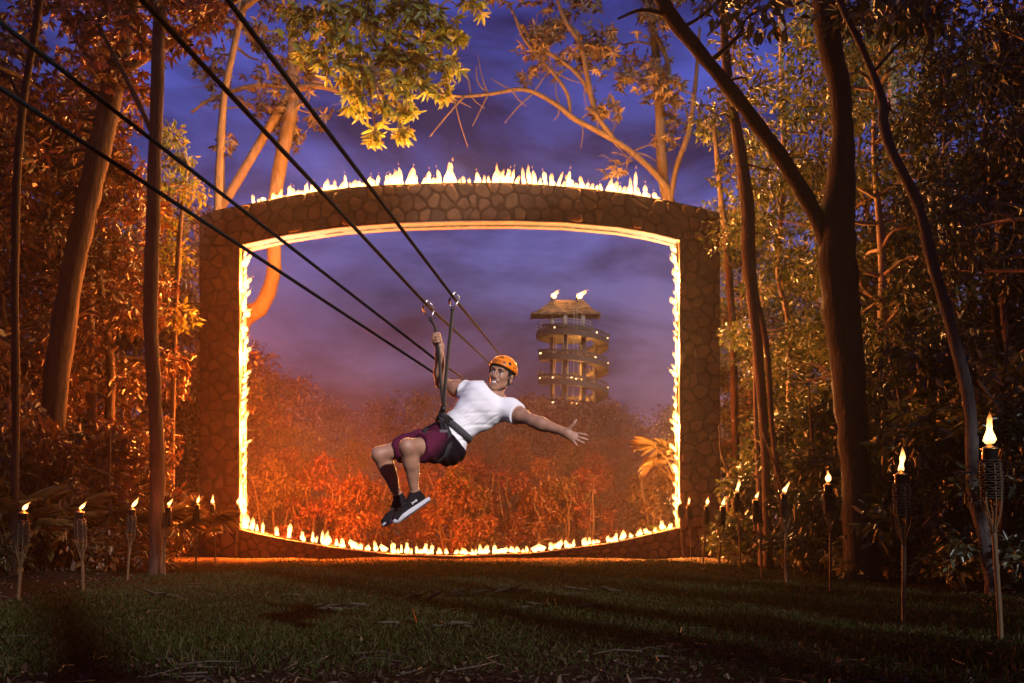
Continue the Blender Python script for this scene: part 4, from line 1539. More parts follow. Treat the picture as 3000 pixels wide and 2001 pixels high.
# ------------------------------------------------------------------ the rider: grown as one smooth surface from a distance field
class Field:
    def __init__(self, lo, hi, h):
        self.lo = np.asarray(lo, np.float64)
        self.h = h
        self.n = np.ceil((np.asarray(hi) - self.lo) / h).astype(int) + 1
        self.a = np.full(self.n, .25, np.float32)

    def block(self, lo, hi):
        i0 = np.clip(np.floor((lo - self.lo) / self.h).astype(int), 0, self.n - 1)
        i1 = np.clip(np.ceil((hi - self.lo) / self.h).astype(int) + 1, 1, self.n)
        if np.any(i1 <= i0):
            return None
        sl = tuple(slice(a, b) for a, b in zip(i0, i1))
        ax = [(self.lo[k] + np.arange(i0[k], i1[k]) * self.h) for k in range(3)]
        return sl, np.stack(np.meshgrid(*ax, indexing='ij'), -1)

    def put(self, prim, k=.02, off=0.0, cut=False):
        fn, lo, hi = prim
        m = off + k + .03
        b = self.block(lo - m, hi + m)
        if b is None:
            return
        sl, p = b
        d = (fn(p) - off).astype(np.float32)
        a = self.a[sl]
        if cut:
            d = -d
            h = np.clip(.5 + .5 * (d - a) / k, 0, 1)
            self.a[sl] = a + (d - a) * h + k * h * (1 - h)
        else:
            h = np.clip(.5 + .5 * (a - d) / k, 0, 1)
            self.a[sl] = a + (d - a) * h - k * h * (1 - h)

    def clip(self, pt, nrm, sel=None):
        """Keep only what lies behind the plane (optionally only near a box)."""
        ax = [(self.lo[k] + np.arange(self.n[k]) * self.h) for k in range(3)]
        nrm = np.asarray(nrm, float) / np.linalg.norm(nrm)
        d = ((ax[0] - pt[0]) * nrm[0])[:, None, None] + ((ax[1] - pt[1]) * nrm[1])[None, :, None] + ((ax[2] - pt[2]) * nrm[2])[None, None, :]
        d = d.astype(np.float32)
        if sel is not None:
            c, r = sel
            q = np.sqrt((ax[0] - c[0])[:, None, None] ** 2 + (ax[1] - c[1])[None, :, None] ** 2 + (ax[2] - c[2])[None, None, :] ** 2)
            d = np.where(q < r, d, -1)
        self.a = np.maximum(self.a, d)

    def at(self, p):
        i = np.clip(np.round((np.asarray(p) - self.lo) / self.h).astype(int), 0, self.n - 1)
        return float(self.a[tuple(i)])

    def surface(self, name):
        """Naive surface nets."""
        a = self.a
        s = a < 0
        c = s[:-1, :-1, :-1].astype(np.int8)
        c = c + s[1:, :-1, :-1] + s[:-1, 1:, :-1] + s[:-1, :-1, 1:] + s[1:, 1:, :-1] + s[1:, :-1, 1:] + s[:-1, 1:, 1:] + s[1:, 1:, 1:]
        act = np.argwhere((c > 0) & (c < 8))
        idx = np.full(c.shape, -1, np.int32)
        idx[tuple(act.T)] = np.arange(len(act))
        acc = np.zeros((len(act), 3))
        cnt = np.zeros(len(act))
        cor = [(i, j, k) for i in (0, 1) for j in (0, 1) for k in (0, 1)]
        val = {q: a[act[:, 0] + q[0], act[:, 1] + q[1], act[:, 2] + q[2]] for q in cor}
        for q in cor:
            for ax_ in range(3):
                if q[ax_]: continue
                r = list(q)
                r[ax_] = 1
                r = tuple(r)
                u, v = val[q], val[r]
                m = (u < 0) != (v < 0)
                t = np.where(m, u / np.where(m, u - v, 1), 0)
                p = np.array(q, float)[None, :].repeat(len(act), 0)
                p[:, ax_] += t
                acc[m] += p[m]
                cnt[m] += 1
        V = self.lo + (act + acc / np.maximum(cnt, 1)[:, None]) * self.h
        F = []
        for ax_ in range(3):
            o = [k for k in range(3) if k != ax_]
            sl0 = [slice(None)] * 3
            sl1 = [slice(None)] * 3
            sl0[ax_] = slice(0, -1)
            sl1[ax_] = slice(1, None)
            e = np.argwhere(s[tuple(sl0)] != s[tuple(sl1)])
            ok = (e[:, o[0]] > 0) & (e[:, o[1]] > 0) & (e[:, o[0]] < idx.shape[o[0]]) & (e[:, o[1]] < idx.shape[o[1]])
            e = e[ok]
            flip = s[tuple(e.T)]
            quad = []
            for d0, d1 in ((0, 0), (-1, 0), (-1, -1), (0, -1)):
                g = e.copy()
                g[:, o[0]] += d0
                g[:, o[1]] += d1
                quad.append(idx[tuple(g.T)])
            q = np.stack(quad, 1)
            if ax_ == 1:
                flip = ~flip
            q[~flip] = q[~flip][:, ::-1]
            F.append(q[(q >= 0).all(1)])
        return mesh_np(name, V, np.concatenate(F), True)


def cone(a, b, ra, rb):
    a, b = np.asarray(a, float), np.asarray(b, float)
    ba = b - a
    L2 = float(ba @ ba) + 1e-12
    r = max(ra, rb)

    def f(p):
        q = p - a
        t = np.clip((q @ ba) / L2, 0, 1)
        return np.linalg.norm(q - t[..., None] * ba, axis=-1) - (ra + (rb - ra) * t)
    return f, np.minimum(a, b) - r, np.maximum(a, b) + r


def ell(c, axes, r):
    c, A, r = np.asarray(c, float), np.asarray(axes, float), np.asarray(r, float)
    m = float(r.max())

    def f(p):
        q = (p - c) @ A.T
        k0 = np.linalg.norm(q / r, axis=-1)
        k1 = np.linalg.norm(q / (r * r), axis=-1)
        return k0 * (k0 - 1) / np.maximum(k1, 1e-6)
    return f, c - m, c + m


def ball(c, r):
    return cone(c, np.asarray(c) + 1e-5, r, r)


def nz(v):
    v = np.asarray(v, float)
    return v / np.linalg.norm(v)


D0 = 6.5


def Q(x, y, dy=0.0):
    return np.array(px(x, y, D0 + dy))


# joints, read off the photograph
J = dict(pelvis=Q(1311, 1297, .03), waist=Q(1343, 1250, .03), chest=Q(1410, 1192, .035), neck=Q(1452, 1150, .045),
         sr=Q(1384, 1152, .07), er=Q(1292, 1122, .20), wr=Q(1287, 1036, .06), sl=Q(1486, 1200, .0), el=Q(1562, 1234, -.17), wl=Q(1648, 1264, -.28),
         hl=Q(1306, 1312, -.06), kl=Q(1194, 1308, -.30), al=Q(1216, 1446, -.14), hr=Q(1282, 1292, .09), kr=Q(1112, 1330, .06), ar=Q(1168, 1456, .19))
up_t = nz(J['neck'] - J['waist'])
ac_t = J['sl'] - J['sr']
ac_t = nz(ac_t - up_t * (ac_t @ up_t))
fr_t = np.cross(up_t, ac_t)                  # towards the camera
fr_t = fr_t if fr_t[1] < 0 else -fr_t
AX_T = np.array([ac_t, up_t, fr_t])
up_p = nz(J['waist'] - J['pelvis'] + 0.02 * up_t)
fr_p = nz(np.array([-.72, -.62, .25]))
fr_p = nz(fr_p - up_p * (fr_p @ up_p))
ac_p = np.cross(fr_p, up_p)
ac_p = ac_p if ac_p @ ac_t > 0 else -ac_p
up_w = nz(up_t + up_p)
ac_w = nz(ac_t + ac_p)
ac_w = nz(ac_w - up_w * (ac_w @ up_w))
AX_W = np.array([ac_w, up_w, np.cross(ac_w, up_w)])
AX_P = np.array([ac_p, up_p, fr_p])
tp = lambda a, u, f, o='chest': J[o] + ac_t * a + up_t * u + fr_t * f

TORSO = [(ell(J['chest'], AX_T, (.158, .185, .108)), .03), (ell(tp(0, .055, -.005), AX_T, (.160, .085, .088)), .035),
         (cone(J['sr'], tp(-.03, .095, .0), .050, .052), .035), (cone(J['sl'], tp(.03, .105, 0), .055, .054), .04),
         (ell(tp(-.07, .045, .065), AX_T, (.075, .06, .042)), .03), (ell(tp(.07, .04, .065), AX_T, (.075, .06, .042)), .03),
         (ell(J['waist'], AX_W, (.116, .14, .092)), .05),
         (ell(J['pelvis'], AX_P, (.140, .105, .108)), .04), (ell(J['pelvis'] - fr_p * .045 - up_p * .03, AX_P, (.10, .09, .08)), .04),
         (cone(J['neck'] - up_t * .045, J['sr'] * .55 + J['neck'] * .45 - up_t * .02, .044, .030), .03), (cone(J['neck'] - up_t * .04, J['sl'] * .55 + J['neck'] * .45 - up_t * .005, .046, .034), .03)]
dl = lambda a, b, t: J[a] + (J[b] - J[a]) * t
ARM_R = [(cone(J['sr'], dl('sr', 'er', .45), .056, .053), .03), (cone(dl('sr', 'er', .35), J['er'], .053, .040), .03), (ell(dl('sr', 'er', .5) + np.array([0, -.006, -.012]), np.eye(3), (.06, .05, .052)), .04)]
FORE_R = [(cone(J['er'], dl('er', 'wr', .35), .040, .047), .025), (cone(dl('er', 'wr', .3), J['wr'], .047, .028), .025)]
ARM_L = [(cone(J['sl'], dl('sl', 'el', .5), .060, .054), .03), (cone(dl('sl', 'el', .4), J['el'], .054, .042), .03), (ball(dl('sl', 'el', .1) + np.array([.0, -.01, .01]), .064), .04)]
FORE_L = [(cone(J['el'], dl('el', 'wl', .3), .041, .046), .025), (cone(dl('el', 'wl', .25), J['wl'], .046, .0285), .025)]
THIGH_L = [(cone(J['hl'], dl('hl', 'kl', .5), .088, .074), .04), (cone(dl('hl', 'kl', .4), J['kl'], .075, .053), .03)]
THIGH_R = [(cone(J['hr'], dl('hr', 'kr', .5), .088, .072), .04), (cone(dl('hr', 'kr', .4), J['kr'], .073, .052), .03)]


def lower_leg(k, a, back):
    kn, an = J[k], J[a]
    L = an - kn
    back = nz(back - L * (back @ L) / (L @ L))
    return [(ball(kn - back * .010, .046), .02), (cone(kn, kn + L * .35, .048, .046), .03), (cone(kn + L * .3, an, .041, .031), .03),
            (ell(kn + L * .34 + back * .026, np.array([nz(L), back, nz(np.cross(L, back))]), (.13, .038, .040)), .03), (cone(kn + L * .08 - back * .022, kn + L * .8 - back * .012, .026, .018), .02), (ball(an, .036), .02)]


SHIN_L = lower_leg('kl', 'al', np.array([.75, .6, -.1]))
SHIN_R = lower_leg('kr', 'ar', np.array([.8, .35, -.2]))

# head frame: l to the photo's right, u up, f out of the face
Fh = nz([-.37, -.92, .05])
Uh = np.array([math.sin(R(17)), 0, math.cos(R(17))])
Uh = nz(Uh - Fh * (Uh @ Fh))
Lh = np.cross(Uh, Fh)
Oh = Q(1454, 1090, -.055) - Fh * .088
HS = 1.03
hp = lambda l, u, f: Oh + (Lh * l + Uh * u + Fh * f) * HS
AXH = np.array([Lh, Uh, Fh])
HEAD = [(ell(hp(0, .030, -.012), AXH, np.array((.075, .088, .096)) * HS), .02), (ell(hp(0, -.030, .030), AXH, np.array((.056, .078, .058)) * HS), .02),
        (cone(hp(-.052, -.058, .0), hp(-.014, -.104, .066), .016, .016), .02), (cone(hp(.052, -.058, .0), hp(.014, -.104, .066), .016, .016), .02), (ball(hp(0, -.104, .069), .019), .015),
        (cone(hp(-.034, .024, .079), hp(.034, .024, .079), .0125, .0125), .018), (ball(hp(-.038, -.024, .064), .018), .018), (ball(hp(.038, -.024, .064), .018), .018),
        (cone(hp(0, .012, .088), hp(0, -.030, .107), .0075, .0105), .014), (ball(hp(-.0115, -.036, .094), .0088), .008), (ball(hp(.0115, -.036, .094), .0088), .008),
        (cone(hp(-.024, -.055, .079), hp(.024, -.055, .079), .0085, .0085), .012), (cone(hp(-.020, -.082, .080), hp(.020, -.082, .080), .0085, .0085), .012),
        (ell(hp(-.077, -.018, -.014), AXH, (.010, .032, .019)), .008), (ell(hp(.077, -.018, -.014), AXH, (.010, .032, .019)), .008)]
HEAD_CUT = [(ball(hp(-.031, .001, .094), .0135), .010), (ball(hp(.031, .001, .094), .0135), .010), (ell(hp(0, -.066, .092), AXH, (.030, .0105, .024)), .005),
            (ball(hp(.083, -.016, -.006), .010), .006)]
NECK = [(cone(hp(0, -.055, -.028), J['neck'] - up_t * .04, .052, .056), .02)]

# open left hand: wrist, palm, thumb and four spread fingers
WD = -.28
hq = lambda x, y, d=0: Q(x, y, WD + d)
HAND_L = [(cone(J['wl'], hq(1660, 1268, -.01), .0275, .026), .02), (cone(hq(1660, 1266, -.012), hq(1690, 1272, -.03), .020, .0135), .018), (cone(hq(1660, 1269, -.012), hq(1687, 1280, -.03), .020, .0135), .016),
          (cone(hq(1660, 1272, -.012), hq(1682, 1286, -.03), .018, .0135), .016), (cone(hq(1659, 1275, -.012), hq(1676, 1290, -.026), .017, .012), .016), (cone(hq(1655, 1266, -.012), hq(1670, 1255, -.03), .019, .0125), .016)]


def finger(pts, r0, r1):
    n = len(pts) - 1
    return [(cone(pts[i], pts[i + 1], r0 + (r1 - r0) * i / n, r0 + (r1 - r0) * (i + 1) / n), .004) for i in range(n)]


HAND_L += finger([hq(1690, 1271, -.03), hq(1701, 1271, -.042), hq(1712, 1273, -.046), hq(1721, 1275, -.044)], .0100, .0072)
HAND_L += finger([hq(1687, 1280, -.03), hq(1700, 1282.5, -.044), hq(1712, 1286, -.048), hq(1721.5, 1288.5, -.045)], .0100, .0072)
HAND_L += finger([hq(1682, 1286, -.03), hq(1693, 1290, -.042), hq(1703, 1295, -.045), hq(1711, 1298.5, -.042)], .0096, .0068)
HAND_L += finger([hq(1676, 1289, -.026), hq(1682, 1295, -.035), hq(1687, 1301, -.037), hq(1691, 1306, -.035)], .0088, .0062)
HAND_L += finger([hq(1667, 1258, -.026), hq(1675, 1248, -.040), hq(1682, 1239, -.046), hq(1688.5, 1231, -.045)], .0125, .0085)

# right hand closed on the lanyard: the strap runs along G
G0, G1 = Q(1276, 972, .045), Q(1287, 1034, .025)
gdir = nz(G1 - G0)
gl = lambda t, a, b: G0 + gdir * t + np.array([1, 0, 0]) * a + np.array([0, 1, 0]) * b   # a: to the right, b: away from the camera
HAND_R = [(cone(J['wr'], gl(.105, .012, .028), .027, .026), .02), (cone(gl(.105, .014, .026), gl(.035, .014, .026), .024, .021), .02), (cone(gl(.10, -.004, .026), gl(.04, -.006, .028), .020, .018), .02)]
for k, (t, r) in enumerate(((.018, .0098), (.039, .0102), (.060, .0100), (.079, .0088))):
    HAND_R += finger([gl(t, .024, .012), gl(t - .004, .021, -.012), gl(t, .002, -.021), gl(t + .003, -.017, -.012), gl(t + .002, -.017, .006)], r, r * .8)
HAND_R += finger([gl(.095, -.018, .022), gl(.07, -.030, .004), gl(.045, -.026, -.014), gl(.030, -.014, -.024)], .0125, .0085)

BODY = TORSO + ARM_R + FORE_R + ARM_L + FORE_L + THIGH_L + THIGH_R + SHIN_L + SHIN_R + NECK
lo = np.min([p[0][1] for p in BODY + HEAD + HAND_L + HAND_R], 0) - .03
hi = np.max([p[0][2] for p in BODY + HEAD + HAND_L + HAND_R], 0) + .03
B = Field(lo, hi, .0042)
for p, k in BODY + HAND_R + HAND_L + HEAD:
    B.put(p, k)
for p, k in HEAD_CUT:
    B.put(p, k, cut=True)

M['skin'] = plain('tanned_skin', (.29, .14, .085), (.40, .205, .13), 14, .42, 0, .25, 160, sss=.10, spec=.5)
M['shirt'] = plain('white_cotton', (.72, .70, .73), (.80, .78, .80), 4, .85, 0, .10, 40, stretch=(1, 1, 1))
man = empty('person', J['pelvis'], 'person in white shirt, maroon shorts and orange helmet riding the cable, one arm flung out', 'person')
link('body', B.surface('body'), M['skin'], man)


# ---- clothes, laid over the same field
def cloth(name, prims, off, clips, mat, h=.006, wrinkle=None, pad=.03, kadd=.012):
    lo = np.min([p[0][1] for p in prims], 0) - pad - off
    hi = np.max([p[0][2] for p in prims], 0) + pad + off
    f = Field(lo, hi, h)
    for p, k in prims:
        f.put(p, k + kadd, off)
    if wrinkle is not None:
        ax = [(f.lo[k] + np.arange(f.n[k]) * f.h) for k in range(3)]
        f.a += wrinkle(*np.meshgrid(*ax, indexing='ij', sparse=True)).astype(np.float32)
    for c in clips:
        f.clip(*c)
    return link(name, f.surface(name), mat, man)


def folds(X, Y, Z):
    """Creases pulled from the belt up across the belly towards the far armpit."""
    a = X * .95 + Z * .30
    b = Z * 1.0 - X * .30
    along = (X - J['waist'][0]) * up_t[0] + (Z - J['waist'][2]) * up_t[2]
    w = np.clip(1 - np.abs(along - .10) / .26, 0, 1)
    md = .5 + .5 * np.sin(a * 17 + b * 29 + 1.3)
    s = np.clip(np.sin(b * 118 + 3.2 * np.sin(a * 7 + 1) + 1.4 * np.sin(a * 19 + b * 9)) - .35, 0, 1) * 1.7 * md + np.clip(np.sin(b * 71 - 2.5 * np.sin(a * 9)) - .5, 0, 1) * 1.3 + np.sin(b * 37 + 3 * np.sin(a * 8) + 2) * .35
    return (s - .3) * w * .0080 + .0012 * np.sin(a * 60 + b * 33) + Y * 0


sleeve_r = (dl('sr', 'er', .30), J['er'] - J['sr'], (dl('sr', 'er', .8), .23))
sleeve_l = (dl('sl', 'el', .42), J['el'] - J['sl'], (dl('sl', 'el', .95), .22))
neck_c = (J['neck'] + up_t * .006 + fr_t * .0, nz(up_t + fr_t * .55), (J['neck'] + up_t * .10, .16))
hem = (J['waist'] - up_p * .15, -nz(up_p + up_t))
cloth('shirt', TORSO + ARM_R[:2] + ARM_L, .012, [sleeve_r, sleeve_l, neck_c, hem], M['shirt'], .0052, folds)


def shorts_material():
    m, nt, out = nodes('maroon_shorts')
    b = N(nt, 'BsdfPrincipled', Roughness=.9)
    b.inputs['Specular IOR Level'].default_value = .12
    tc = N(nt, 'TexCoord')
    mp = N(nt, 'Mapping')
    ns = N(nt, 'TexNoise', Scale=60, Detail=4)
    nt.links.new(tc.outputs['Object'], ns.inputs['Vector'])
    sp = N(nt, 'SeparateXYZ')
    nt.links.new(tc.outputs['Object'], sp.inputs[0])
    # maroon front panel, near-black seat and side panel (a seam in the cloth)
    p0 = J['pelvis']
    q = N(nt, 'Math', operation='MULTIPLY_ADD')
    nt.links.new(sp.outputs['Z'], q.inputs[0])
    q.inputs[1].default_value = -.55
    nt.links.new(sp.outputs['X'], q.inputs[2])
    xr = Q(1312, 1300)[0] - .55 * Q(1312, 1300)[2]
    s2 = N(nt, 'Math', operation='SUBTRACT')
    nt.links.new(q.outputs[0], s2.inputs[0])
    s2.inputs[1].default_value = xr - .5
    ad = N(nt, 'Math', operation='MULTIPLY_ADD')
    nt.links.new(ns.outputs[0], ad.inputs[0])
    ad.inputs[1].default_value = .05
    nt.links.new(s2.outputs[0], ad.inputs[2])
    nt.links.new(ramp(nt, ad.outputs[0], [(.47, (.085, .010, .032)), (.545, (.005, .003, .006))]), b.inputs['Base Color'])
    bp = N(nt, 'Bump', Strength=.3, Distance=.004)
    nt.links.new(ns.outputs[0], bp.inputs['Height'])
    nt.links.new(bp.outputs[0], b.inputs['Normal'])
    nt.links.new(b.outputs[0], out.inputs[0])
    return m


def sfolds(X, Y, Z):
    return .004 * np.sin(X * 70 + 6 * np.sin(Z * 14) + Y * 20) + .003 * np.sin(X * 33 - Z * 45)


hem_l = (dl('hl', 'kl', .70), J['kl'] - J['hl'], (dl('hl', 'kl', 1.05), .21))
hem_r = (dl('hr', 'kr', .74), J['kr'] - J['hr'], (dl('hr', 'kr', 1.1), .19))
waist_c = (Q(1326, 1280, -.02), nz(np.array([.74, .1, .67])))
cloth('shorts', [t for t in TORSO[6:9]] + THIGH_L + THIGH_R, .020, [hem_l, hem_r, waist_c], shorts_material(), .0058, sfolds, kadd=.03)
M['sock'] = plain('black_knit', (.008, .008, .010), (.015, .015, .017), 40, .95, spec=.1)
for k, a in (('kl', 'al'), ('kr', 'ar')):
    pr = [(cone(dl(k, a, .92), J[a] + (J[a] - J[k]) * .12, .0385, .043), .01)]
    cloth('sock', pr, .002, [(dl(k, a, .935), J[k] - J[a])], M['sock'], .005)

# ---- shoes
M['shoe'] = plain('black_mesh_shoe', (.007, .006, .007), (.016, .014, .016), 50, .85, 0, .3, 160, spec=.1)
M['sole'] = plain('white_rubber', (.40, .38, .41), (.50, .47, .49), 20, .6)
M['logo'] = plain('pale_print', (.5, .48, .5), (.55, .53, .55), 20, .6)
M['lace'] = plain('dark_lace', (.03, .028, .03), (.05, .045, .05), 60, .9)


def shoe(ankle, heel, toe, nrm, label, logo):
    """heel and toe lie on the sole; nrm points out of the sole."""
    f = nz(toe - heel)
    nrm = nz(nrm - f * (nrm @ f))
    s = np.cross(f, nrm)
    L = np.linalg.norm(toe - heel)
    w = lambda t, n_=0, q=0: heel + f * L * t - nrm * n_ + s * q
    upper = [(cone(w(.08, .045), w(.30, .052), .034, .037), .02), (cone(w(.30, .045), w(.70, .032), .036, .034), .02), (cone(w(.70, .030, .006), w(.90, .026, .004), .036, .028), .02), (cone(w(.70, .030, -.006), w(.90, .026, -.004), .036, .028), .02),
             (cone(w(.16, .065), ankle, .036, .043), .02), (cone(w(.35, .06), ankle * .4 + w(.35, .06) * .6, .036, .037), .025)]
    lo_, hi_ = np.min([p[0][1] for p in upper], 0) - .03, np.max([p[0][2] for p in upper], 0) + .03
    F_ = Field(lo_, hi_, .0045)
    for p, k in upper:
        F_.put(p, k)
    F_.clip(heel - nrm * .004, nrm)
    top = nz(ankle - w(.3, .02))
    F_.clip(ankle + top * .012, top)
    up = link('shoe', F_.surface('shoe'), M['shoe'], man)
    so = [(cone(w(.03, .006), w(.35, .014), .039, .034), .01), (cone(w(.35, .014), w(.70, .006), .034, .042), .01), (cone(w(.70, .006), w(.96, .022), .042, .026), .01)]
    F_ = Field(lo_ - .02, hi_ + .02, .0045)
    for p, k in so:
        F_.put(p, k)
    F_.clip(heel + nrm * .010, nrm)
    F_.clip(heel - nrm * .016, nz(-nrm - f * .035))
    link('sole', F_.surface('sole'), M['sole'], up)
    lc = MB()
    for t in (.36, .43, .50, .57):
        a = 0.048 * (1.18 - t)
        pts = [w(t + .02 * math.sin(q * 3), .052 + .030 * math.cos(q) * (1.25 - t) + .004, .030 * math.sin(q)) for q in np.linspace(-1.1, 1.1, 8)]
        lc.tube(pts, .0035, 5)
    lc.build('lace', M['lace'], up, True)
    if logo:                                   # pale interlocked arcs on the flank
        cam_side = nz(np.array([0, -1, 0]) - f * (-f[1]) - nrm * (-nrm[1]))
        lg = MB()
        c0 = w(.33, .040)
        cs_ = cam_side
        for sg in (1, -1):
            P = []
            for q in np.linspace(-1.0, 1.0, 9):
                o = c0 + f * (.021 * q) - nrm * (sg * (.010 - .013 * math.cos(q * 1.35)))
                t = .2
                while F_up_at(up, o + cs_ * t) > 0 and t > 0:
                    t -= .001
                P.append(o + cs_ * (t + .001))
            lg.tube(P, [.0025 + .003 * abs(q) for q in np.linspace(-1, 1, 9)], 5, flat=.5)
        lg.build('emblem', M['logo'], up, True)
    return up


_shoe_fields = {}


def F_up_at(up, p):
    """Distance test against a built shoe: a ray to its nearest surface."""
    m = up.data
    key = up.name
    if key not in _shoe_fields:
        from mathutils.bvhtree import BVHTree
        _shoe_fields[key] = BVHTree.FromPolygons([v.co for v in m.vertices], [tuple(q.vertices) for q in m.polygons])
    loc, n_, i_, d_ = _shoe_fields[key].find_nearest(Vector(p))
    return d_ if (Vector(p) - loc).dot(n_) > 0 else -d_


shoe(J['al'] + np.array([.004, 0, 0]), Q(1251, 1469, -.12), Q(1160, 1533, -.24), np.array([.50, -.15, -.8]), '', True)
shoe(J['ar'], Q(1199, 1492, .20), Q(1129, 1542, .02), np.array([.55, -.05, -.8]), '', True)

# ---- face
def face_pt(l, u, lift=0.0, f0=.15):
    t = f0
    while t > 0 and B.at(hp(l, u, t)) > 0:
        t -= .0008
    return hp(l, u, t) + Fh * lift


M['eye_white'] = plain('eye_white', (.62, .58, .56), (.66, .62, .6), 20, .25)
M['iris'] = plain('iris', (.05, .035, .022), (.07, .05, .03), 60, .2)
M['hair'] = plain('dark_hair', (.010, .007, .006), (.022, .015, .012), 90, .55, 0, .6, 160)
M['lip'] = plain('lip', (.30, .11, .085), (.34, .13, .10), 40, .45)
M['teeth'] = plain('teeth', (.75, .72, .68), (.80, .77, .73), 20, .25)
M['mouth'] = plain('mouth_dark', (.03, .008, .008), None, 10, .6)
for s in (-1, 1):
    e = MB()
    prof = [(.0128 * math.sin(a), -.0128 * math.cos(a)) for a in np.linspace(0, math.pi, 12)]
    e.lathe(prof, 14, caps=False)
    o = e.build('eye', M['eye_white'], man, True, Vector(hp(s * .031, -.001, .0735)) - Vector(J['pelvis']))
    gaze = nz(Fh + Lh * .10 - Uh * .02)
    i_ = MB()
    c = np.array(hp(s * .031, -.001, .0735))
    g1 = nz(np.cross(gaze, Uh))
    g2 = np.cross(gaze, g1)
    ring = [c + gaze * .0136 + (g1 * math.cos(a) + g2 * math.sin(a)) * .0056 for a in np.linspace(0, 2 * math.pi, 14)[:-1]]
    i_.add([c + gaze * .0142] + ring, [(0, 1 + k, 1 + (k + 1) % 13) for k in range(13)])
    io = i_.build('iris', M['iris'], o)
    io.location = -Vector(J['pelvis']) - o.location
    b = MB()
    P = [face_pt(s * l, u, .0015) for l, u in ((.013, .017), (.024, .0225), (.036, .0245), (.047, .018))]
    b.tube(P, [.0042, .0048, .004, .002], 6, flat=.7)
    b.build('eyebrow', M['hair'], man, True)
    b = MB()
    P = [np.array(hp(s * l, u, f)) for l, u, f in ((.017, .003, .0835), (.024, .0085, .0868), (.034, .009, .0868), (.044, .002, .0825))]
    b.tube(P, [.0012, .0022, .0022, .0014], 5)
    b.build('eyelid', M['hair'], man, True)
mo = MB()
mo.tube([hp(-.025, -.064, .070), hp(0, -.067, .076), hp(.025, -.064, .070)], [.007, .010, .007], 8)
mo.build('mouth', M['mouth'], man, True)
te = MB()
nt_ = 12
tv = []
for k in range(nt_ + 1):
    a = (k / nt_ - .5) * 2
    z_ = .0850 - .016 * a * a
    y0 = -.0580 + .0045 * a * a
    tv += [hp(.0260 * a, y0, z_), hp(.0260 * a, y0 - .0150 * (1 - .45 * a * a), z_ + .0014)]
te.add(tv, [(2 * k, 2 * k + 1, 2 * k + 3, 2 * k + 2) for k in range(nt_)])
te.build('teeth', M['teeth'], man, True)
lp = MB()
lp.tube([hp(l, u, f) for l, u, f in ((-.033, -.0520, .0690), (-.017, -.0545, .0835), (0, -.0560, .0875), (.017, -.0545, .0835), (.033, -.0520, .0690))], [.0018, .0034, .004, .0034, .0018], 6)
lp.tube([hp(l, u, f) for l, u, f in ((-.033, -.0530, .0690), (-.018, -.0715, .0830), (0, -.0775, .0870), (.018, -.0715, .0830), (.033, -.0530, .0690))], [.0018, .0040, .0048, .0040, .0018], 6)
lp.build('lips', M['lip'], man, True)
hf = Field(Oh - .15, Oh + .15, .005)
hf.put(ell(hp(0, .030, -.014), AXH, np.array((.079, .092, .100)) * HS), .01)
hf.put(ell(hp(0, -.03, -.04), AXH, np.array((.066, .055, .062)) * HS), .02)
hf.clip(hp(0, 0, .030), nz(Fh + Uh * -.35))
hf.clip(hp(0, -.055, 0), -Uh)
for s in (-1, 1):
    hf.put(ell(hp(s * .080, -.022, .0), AXH, (.022, .030, .030)), .008, cut=True)
link('hair', hf.surface('hair'), M['hair'], man)

# ---- helmet with its lettering
M['helmet'] = plain('orange_shell', (.86, .20, .008), (.90, .23, .010), 5, .32, spec=.5)
M['ink'] = plain('black_print', (.008, .007, .007), None, 10, .5)
M['strap'] = plain('black_webbing', (.014, .013, .014), (.03, .028, .03), 60, .85)
HC = np.array([0, .040, -.012])
HR = np.array([.096, .094, .118])


def hel(th, ph, lift=0.0):
    r = HR + lift
    return hp(*(HC + np.array([r[0] * math.cos(ph) * math.sin(th), r[1] * math.sin(ph), r[2] * math.cos(ph) * math.cos(th)])))


def rim_phi(th):
    """The shell's lower edge: high over the brow, lower at the back."""
    return .16 - .26 * (1 - math.cos(th)) / 2 - .10 * math.sin(th) ** 2


hm = MB()
nt_, npn = 48, 14
vv, ff = [], []
for j in range(npn + 1):
    for i in range(nt_):
        th = 2 * math.pi * i / nt_
        p0 = rim_phi(th)
        ph = p0 + (math.pi / 2 - p0) * (j / npn) ** .9
        vv.append(hel(th, min(ph, math.pi / 2 - .001), .0035 if j == 0 else 0))
for j in range(npn):
    for i in range(nt_):
        i2 = (i + 1) % nt_
        ff.append((j * nt_ + i, j * nt_ + i2, (j + 1) * nt_ + i2, (j + 1) * nt_ + i))
o_ = len(vv)
for i in range(nt_):
    th = 2 * math.pi * i / nt_
    vv.append(hel(th, rim_phi(th), -.010))
for i in range(nt_):
    i2 = (i + 1) % nt_
    ff.append((i2, i, o_ + i, o_ + i2))
hm.add(vv, ff)
helmet = hm.build('helmet', M['helmet'], man, True)
pd = MB()                                     # dark padding showing under the edge
vv, ff = [], []
for j, (dl_, lf) in enumerate(((.02, -.004), (-.10, -.009), (-.17, -.014))):
    for i in range(nt_):
        th = 2 * math.pi * i / nt_
        vv.append(hel(th, rim_phi(th) + dl_, lf))
for j in range(2):
    for i in range(nt_):
        i2 = (i + 1) % nt_
        ff.append((j * nt_ + i, j * nt_ + i2, (j + 1) * nt_ + i2, (j + 1) * nt_ + i))
pd.add(vv, ff)
pd.build('padding', M['strap'], helmet, True)


def print_on_helmet(name, shapes, mat, lift=.0012):
    """shapes: polygons in (theta, phi); each lies on the shell."""
    b = MB()
    for sh in shapes:
        b.add([hel(t, p, lift) for t, p in sh], [tuple(range(len(sh)))])
    return b.build(name, mat, helmet)


